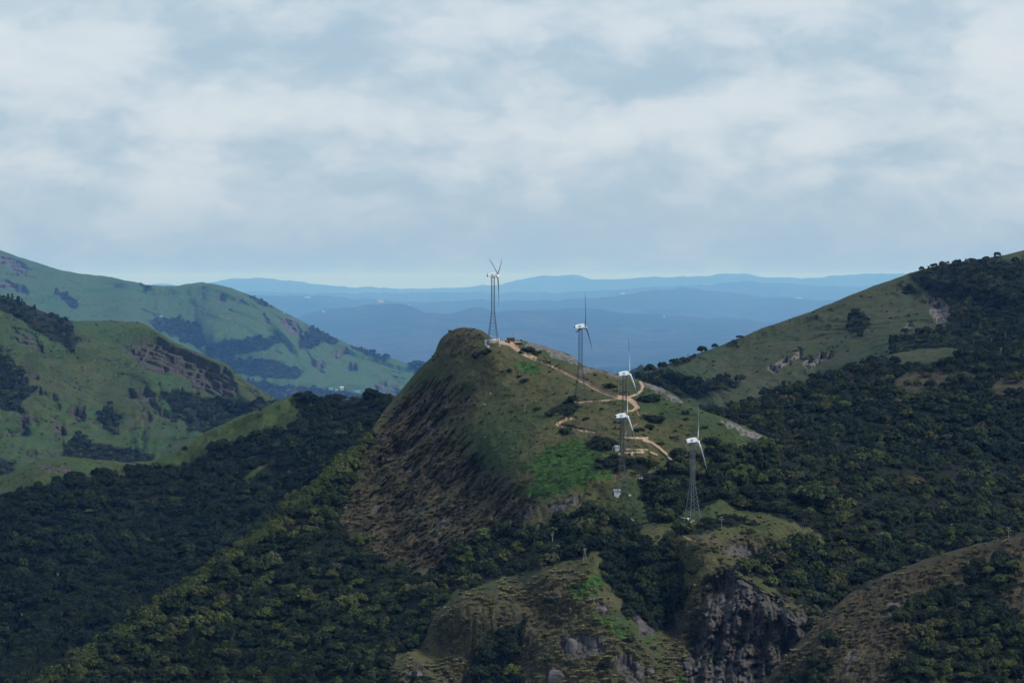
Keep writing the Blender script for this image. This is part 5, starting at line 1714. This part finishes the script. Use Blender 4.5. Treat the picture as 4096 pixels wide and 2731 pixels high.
def person(label, p, rz, shirt, seated=False):
    t = thing('person', label, 'person', p, rz)
    V = [(0, 0, .95), (0, 0, 1.15), (0, 0, 1.38), (0, 0, 1.48), (0, .01, 1.56), (0, .02, 1.66), (0, .01, 1.74),
         (.10, 0, .90), (.11, .03, .50), (.11, -.01, .08), (.11, .12, .03), (-.10, 0, .90), (-.13, .06, .50), (-.12, .02, .08), (-.12, .15, .03),
         (.18, 0, 1.40), (.24, -.03, 1.12), (.23, .06, .88), (.23, .09, .79), (-.18, 0, 1.40), (-.25, -.02, 1.12), (-.22, .10, .90), (-.21, .14, .81)]
    R_ = [.14, .13, .15, .06, .055, .095, .075, .085, .06, .04, .035, .085, .06, .04, .035, .06, .045, .035, .04, .06, .045, .035, .04]
    E = [(0, 1), (1, 2), (2, 3), (3, 4), (4, 5), (5, 6), (0, 7), (7, 8), (8, 9), (9, 10), (0, 11), (11, 12), (12, 13), (13, 14), (2, 15), (15, 16), (16, 17), (17, 18), (2, 19), (19, 20), (20, 21), (21, 22)]

    def skin(sel, grow, mat, nm, root):
        idx = {v: i for i, v in enumerate(sel)}
        me = bpy.data.meshes.new(nm)
        me.from_pydata([V[i] for i in sel], [(idx[a], idx[b]) for a, b in E if a in idx and b in idx], [])
        ob = bpy.data.objects.new(nm, me)
        COL.objects.link(ob)
        ob.modifiers.new('skin', 'SKIN')
        sk = me.skin_vertices[0].data if me.skin_vertices else None
        if sk is None:
            me.attributes.new('skin', 'FLOAT', 'POINT')
        for i, v in enumerate(sel):
            sk[i].radius = (R_[v] * grow, R_[v] * grow)
            sk[i].use_root = (v == root)
        sb = ob.modifiers.new('sub', 'SUBSURF')
        sb.levels = sb.render_levels = 1
        me.materials.append(mat)
        dg = bpy.context.evaluated_depsgraph_get()
        m2 = bpy.data.meshes.new_from_object(ob.evaluated_get(dg))
        bpy.data.objects.remove(ob)
        m2.name = nm
        part(nm, m2, t)
    try:
        skin(list(range(23)), 1.0, M_SKIN, 'body', 0)
        skin([0, 1, 2, 15, 16, 19, 20], 1.16, shirt, 'shirt', 2)
        skin([0, 7, 8, 9, 11, 12, 13], 1.14, M_TROUSER, 'trousers', 0)
    except Exception as ex:
        print('person', ex)
    part('hair', lathe('hair', [(1.66, .108), (1.72, .105), (1.79, .075), (1.815, .02)], M_HAIR, 12, 'z'), t, (0, -.012, 0))
    return t


person('person in a pink top standing on the sand right of the highest turbine', MAIN.pt(2001, 1363), 2.8, M_SHIRTPINK)
person('person in dark clothes standing on the plaza edge right of the shack', MAIN.pt(2071, 1366), .4, M_SHIRTDARK)
person('person in dark clothes farther along the edge beside the pale rock', MAIN.pt(2100, 1370), 1.4, M_SHIRTDARK)


# ------------------------------------------------------------------ boulders
def boulder_mesh(seed, mat):
    r = random.Random(seed)
    V, F = [], []
    nu, nv = 14, 9
    for i in range(nv + 1):
        th = math.pi * i / nv
        for j in range(nu):
            ph = 2 * math.pi * j / nu
            V.append((math.sin(th) * math.cos(ph), math.sin(th) * math.sin(ph), math.cos(th)))
    A = np.array(V)
    for _ in range(7):                                             # split planes
        nrm = np.array([r.gauss(0, 1) for _ in range(3)])
        nrm /= np.linalg.norm(nrm)
        lim = r.uniform(.55, .85)
        d = A @ nrm
        A = A - np.clip(d - lim, 0, None)[:, None] * nrm
    A = A * (1 + .10 * fbm(A + seed * 3.1, .8, 3)[:, None])
    for i in range(nv):
        for j in range(nu):
            k = (j + 1) % nu
            F.append((i * nu + j, (i + 1) * nu + j, (i + 1) * nu + k, i * nu + k))
    return py_mesh('boulder', [tuple(v) for v in A], F, mat, False)


BM = [boulder_mesh(i, M_ROCK) for i in range(4)] + [boulder_mesh(9, M_PALEROCK)]
BL = [(2285, 2590, 74, 86, 0, 'tall grey boulder, leftmost of the row on the nose'), 
      (2380, 2575, 50, 54, 3, 'rounded boulder at the right end of the row on the nose'), 
      (2405, 2440, 54, 34, 2, 'dark boulder in the bright grass on the nose edge'), (2470, 2478, 26, 20, 3, 'small boulder below the dark one on the nose edge'), (2610, 2590, 24, 16, 1, 'small stone at the lower nose edge'),
      (2230, 2705, 100, 70, 3, 'large dark rock at the bottom of the nose'), (2600, 2690, 40, 44, 2, 'narrow upright rock low on the nose'),
      (1658, 2705, 74, 50, 2, 'rocky knob alone at the lower left of the nose'), (2108, 1382, 16, 9, 4, 'pale boulder beside the summit plaza'),
      (2190, 1408, 18, 10, 4, 'pale stone on the grass below the skyline rock'), (2560, 2510, 60, 70, 0, 'cracked rock between the nose and the dark thicket'), 
      (1965, 1575, 14, 9, 4, 'pale stone in the open grass'), (1938, 1618, 16, 10, 4, 'second pale stone in the grass lower down'), (3020, 2690, 60, 40, 2, 'block at the foot of the cliff')]
for u, v, wp, hp, k, lab in BL:
    p = MAIN.pt(u, v)
    m = p.y / FPX
    b = bpy.data.objects.new('boulder', BM[k])
    COL.objects.link(b)
    b.location = p + Vector((0, wp * m * .18, -.1 * hp * m))
    b.scale = (wp * m / 2, wp * m / 2, hp * m / 2 * 1.1)
    b.rotation_euler = (0, 0, random.uniform(0, 6.28))
    b['label'], b['category'], b['group'] = lab, 'boulder', 'boulders on the grassy nose and ridge'

# ------------------------------------------------------------------ far buildings
F3 = SHEETS['far3']


M_FARWALL = plain('hazed_white_wall', (0.34, 0.34, 0.34), 0.9)  # white walls dulled, distance haze put into the colour


def far_building(sheet, u, v, wpx, hpx, lab, roof, name='building'):
    p = SHEETS[sheet].pt(u, v)
    m = p.y / FPX
    w, h = wpx * m, hpx * m
    t = thing(name, lab, 'building', p)
    part('wall', box_mesh('wall', (0, 0, h / 2 - h * .3), (w, w * .6, h * 1.6), M_FARWALL), t)
    V = [(-w * .54, -w * .34, h * 1.1), (w * .54, -w * .34, h * 1.1), (w * .54, w * .34, h * 1.1), (-w * .54, w * .34, h * 1.1), (-w * .54, 0, h * 1.5), (w * .54, 0, h * 1.5)]
    part('roof', py_mesh('roof', V, [(0, 1, 5, 4), (2, 3, 4, 5), (1, 2, 5), (3, 0, 4), (3, 2, 1, 0)], roof), t)
    for k in range(3):
        part('window', box_mesh('window', (w * (-.3 + .3 * k), -w * .305, h * .5), (w * .1, w * .02, h * .4), M_GLASS), t)
    return t


p = F3.pt(1522, 1218)
m = p.y / FPX
t = thing('church', 'white church with spires on top of the blue hill', 'church', p)
part('nave', box_mesh('nave', (0, 0, 3 * m), (22 * m, 14 * m, 14 * m), M_FARWALL), t)
part('roof', py_mesh('roof', [(-11.5 * m, -8 * m, 10 * m), (11.5 * m, -8 * m, 10 * m), (11.5 * m, 8 * m, 10 * m), (-11.5 * m, 8 * m, 10 * m), (-11.5 * m, 0, 16 * m), (11.5 * m, 0, 16 * m)], [(0, 1, 5, 4), (2, 3, 4, 5), (1, 2, 5), (3, 0, 4), (3, 2, 1, 0)], M_FARWALL), t)
for x, h in ((-8, 19), (0, 26), (8, 17)):
    V, F = [], []
    box(V, F, (x * m, -5 * m, h * .3 * m), (4 * m, 4 * m, h * .8 * m))
    tw = part('tower', py_mesh('tower', V, F, M_FARWALL), t)
    part('spire', lathe('spire', [(h * .7 * m, 2.6 * m), (h * m, .1 * m)], M_FARWALL, 8, 'z'), tw, (x * m, -5 * m, 0))
for sh, u, v, w, h, lab in (('far3', 1294, 1249, 9, 4, 'tiny white house left of the church hill'), ('far3', 1634, 1218, 8, 3, 'tiny white house right of the church'), ('far2', 1230, 1192, 24, 4, 'long pale building far away left of the church'),
                            ('far1', 2492, 1199 - 20, 14, 5, 'white building on the distant blue range right of the second turbine'), ('far2', 3196, 1195, 22, 4, 'long pale building far off near the right hill'), ('far3', 2656, 1268, 8, 3, 'tiny white house on the near blue range')):
    far_building(sh, u, v, w, h, lab, M_FARWALL)
far_building('back', 1363, 1556, 22, 7, 'white building in the valley among teal roofed sheds', M_WALL)
for k, (u, v, w, lab) in enumerate(((1318, 1557, 26, 'teal roofed shed left of the white valley building'), (1345, 1560, 14, 'small teal roofed shed touching the white valley building'), (1425, 1567, 30, 'long teal roofed shed right of the white valley building'), (645, 1267, 14, 'teal roofed hut above the dark wood on the back hill'), (1135, 1254, 6, 'tiny teal roofed hut near the back hill skyline'))):
    far_building('back', u, v, w, 4, lab, M_TEAL, 'shed')

# ------------------------------------------------------------------ haze
def build_haze():
    me = bpy.data.meshes.new('haze')
    x, y0, y1, z0, z1 = 205000, -400, 226000, -2201, 430
    me.from_pydata([(-x, y0, z0), (x, y0, z0), (x, y1, z0), (-x, y1, z0), (-x, y0, z1), (x, y0, z1), (x, y1, z1), (-x, y1, z1)], [],
                   [(0, 3, 2, 1), (4, 5, 6, 7), (0, 1, 5, 4), (1, 2, 6, 5), (2, 3, 7, 6), (3, 0, 4, 7)])
    m = bpy.data.materials.new('haze')
    m.use_nodes = True
    k = NT(m.node_tree)
    out = k.n('ShaderNodeOutputMaterial')
    v = k.n('ShaderNodeVolumePrincipled')
    v.inputs['Color'].default_value = (0.17, 0.44, 1.0, 1)
    v.inputs['Density'].default_value = 1.4e-5
    v.inputs['Absorption Color'].default_value = (1, 1, 1, 1)
    v.inputs['Anisotropy'].default_value = 0.0
    k.t.links.new(v.outputs[0], out.inputs['Volume'])
    me.materials.append(m)
    o = bpy.data.objects.new('haze', me)
    COL.objects.link(o)
    o['kind'] = 'stuff'


build_haze()
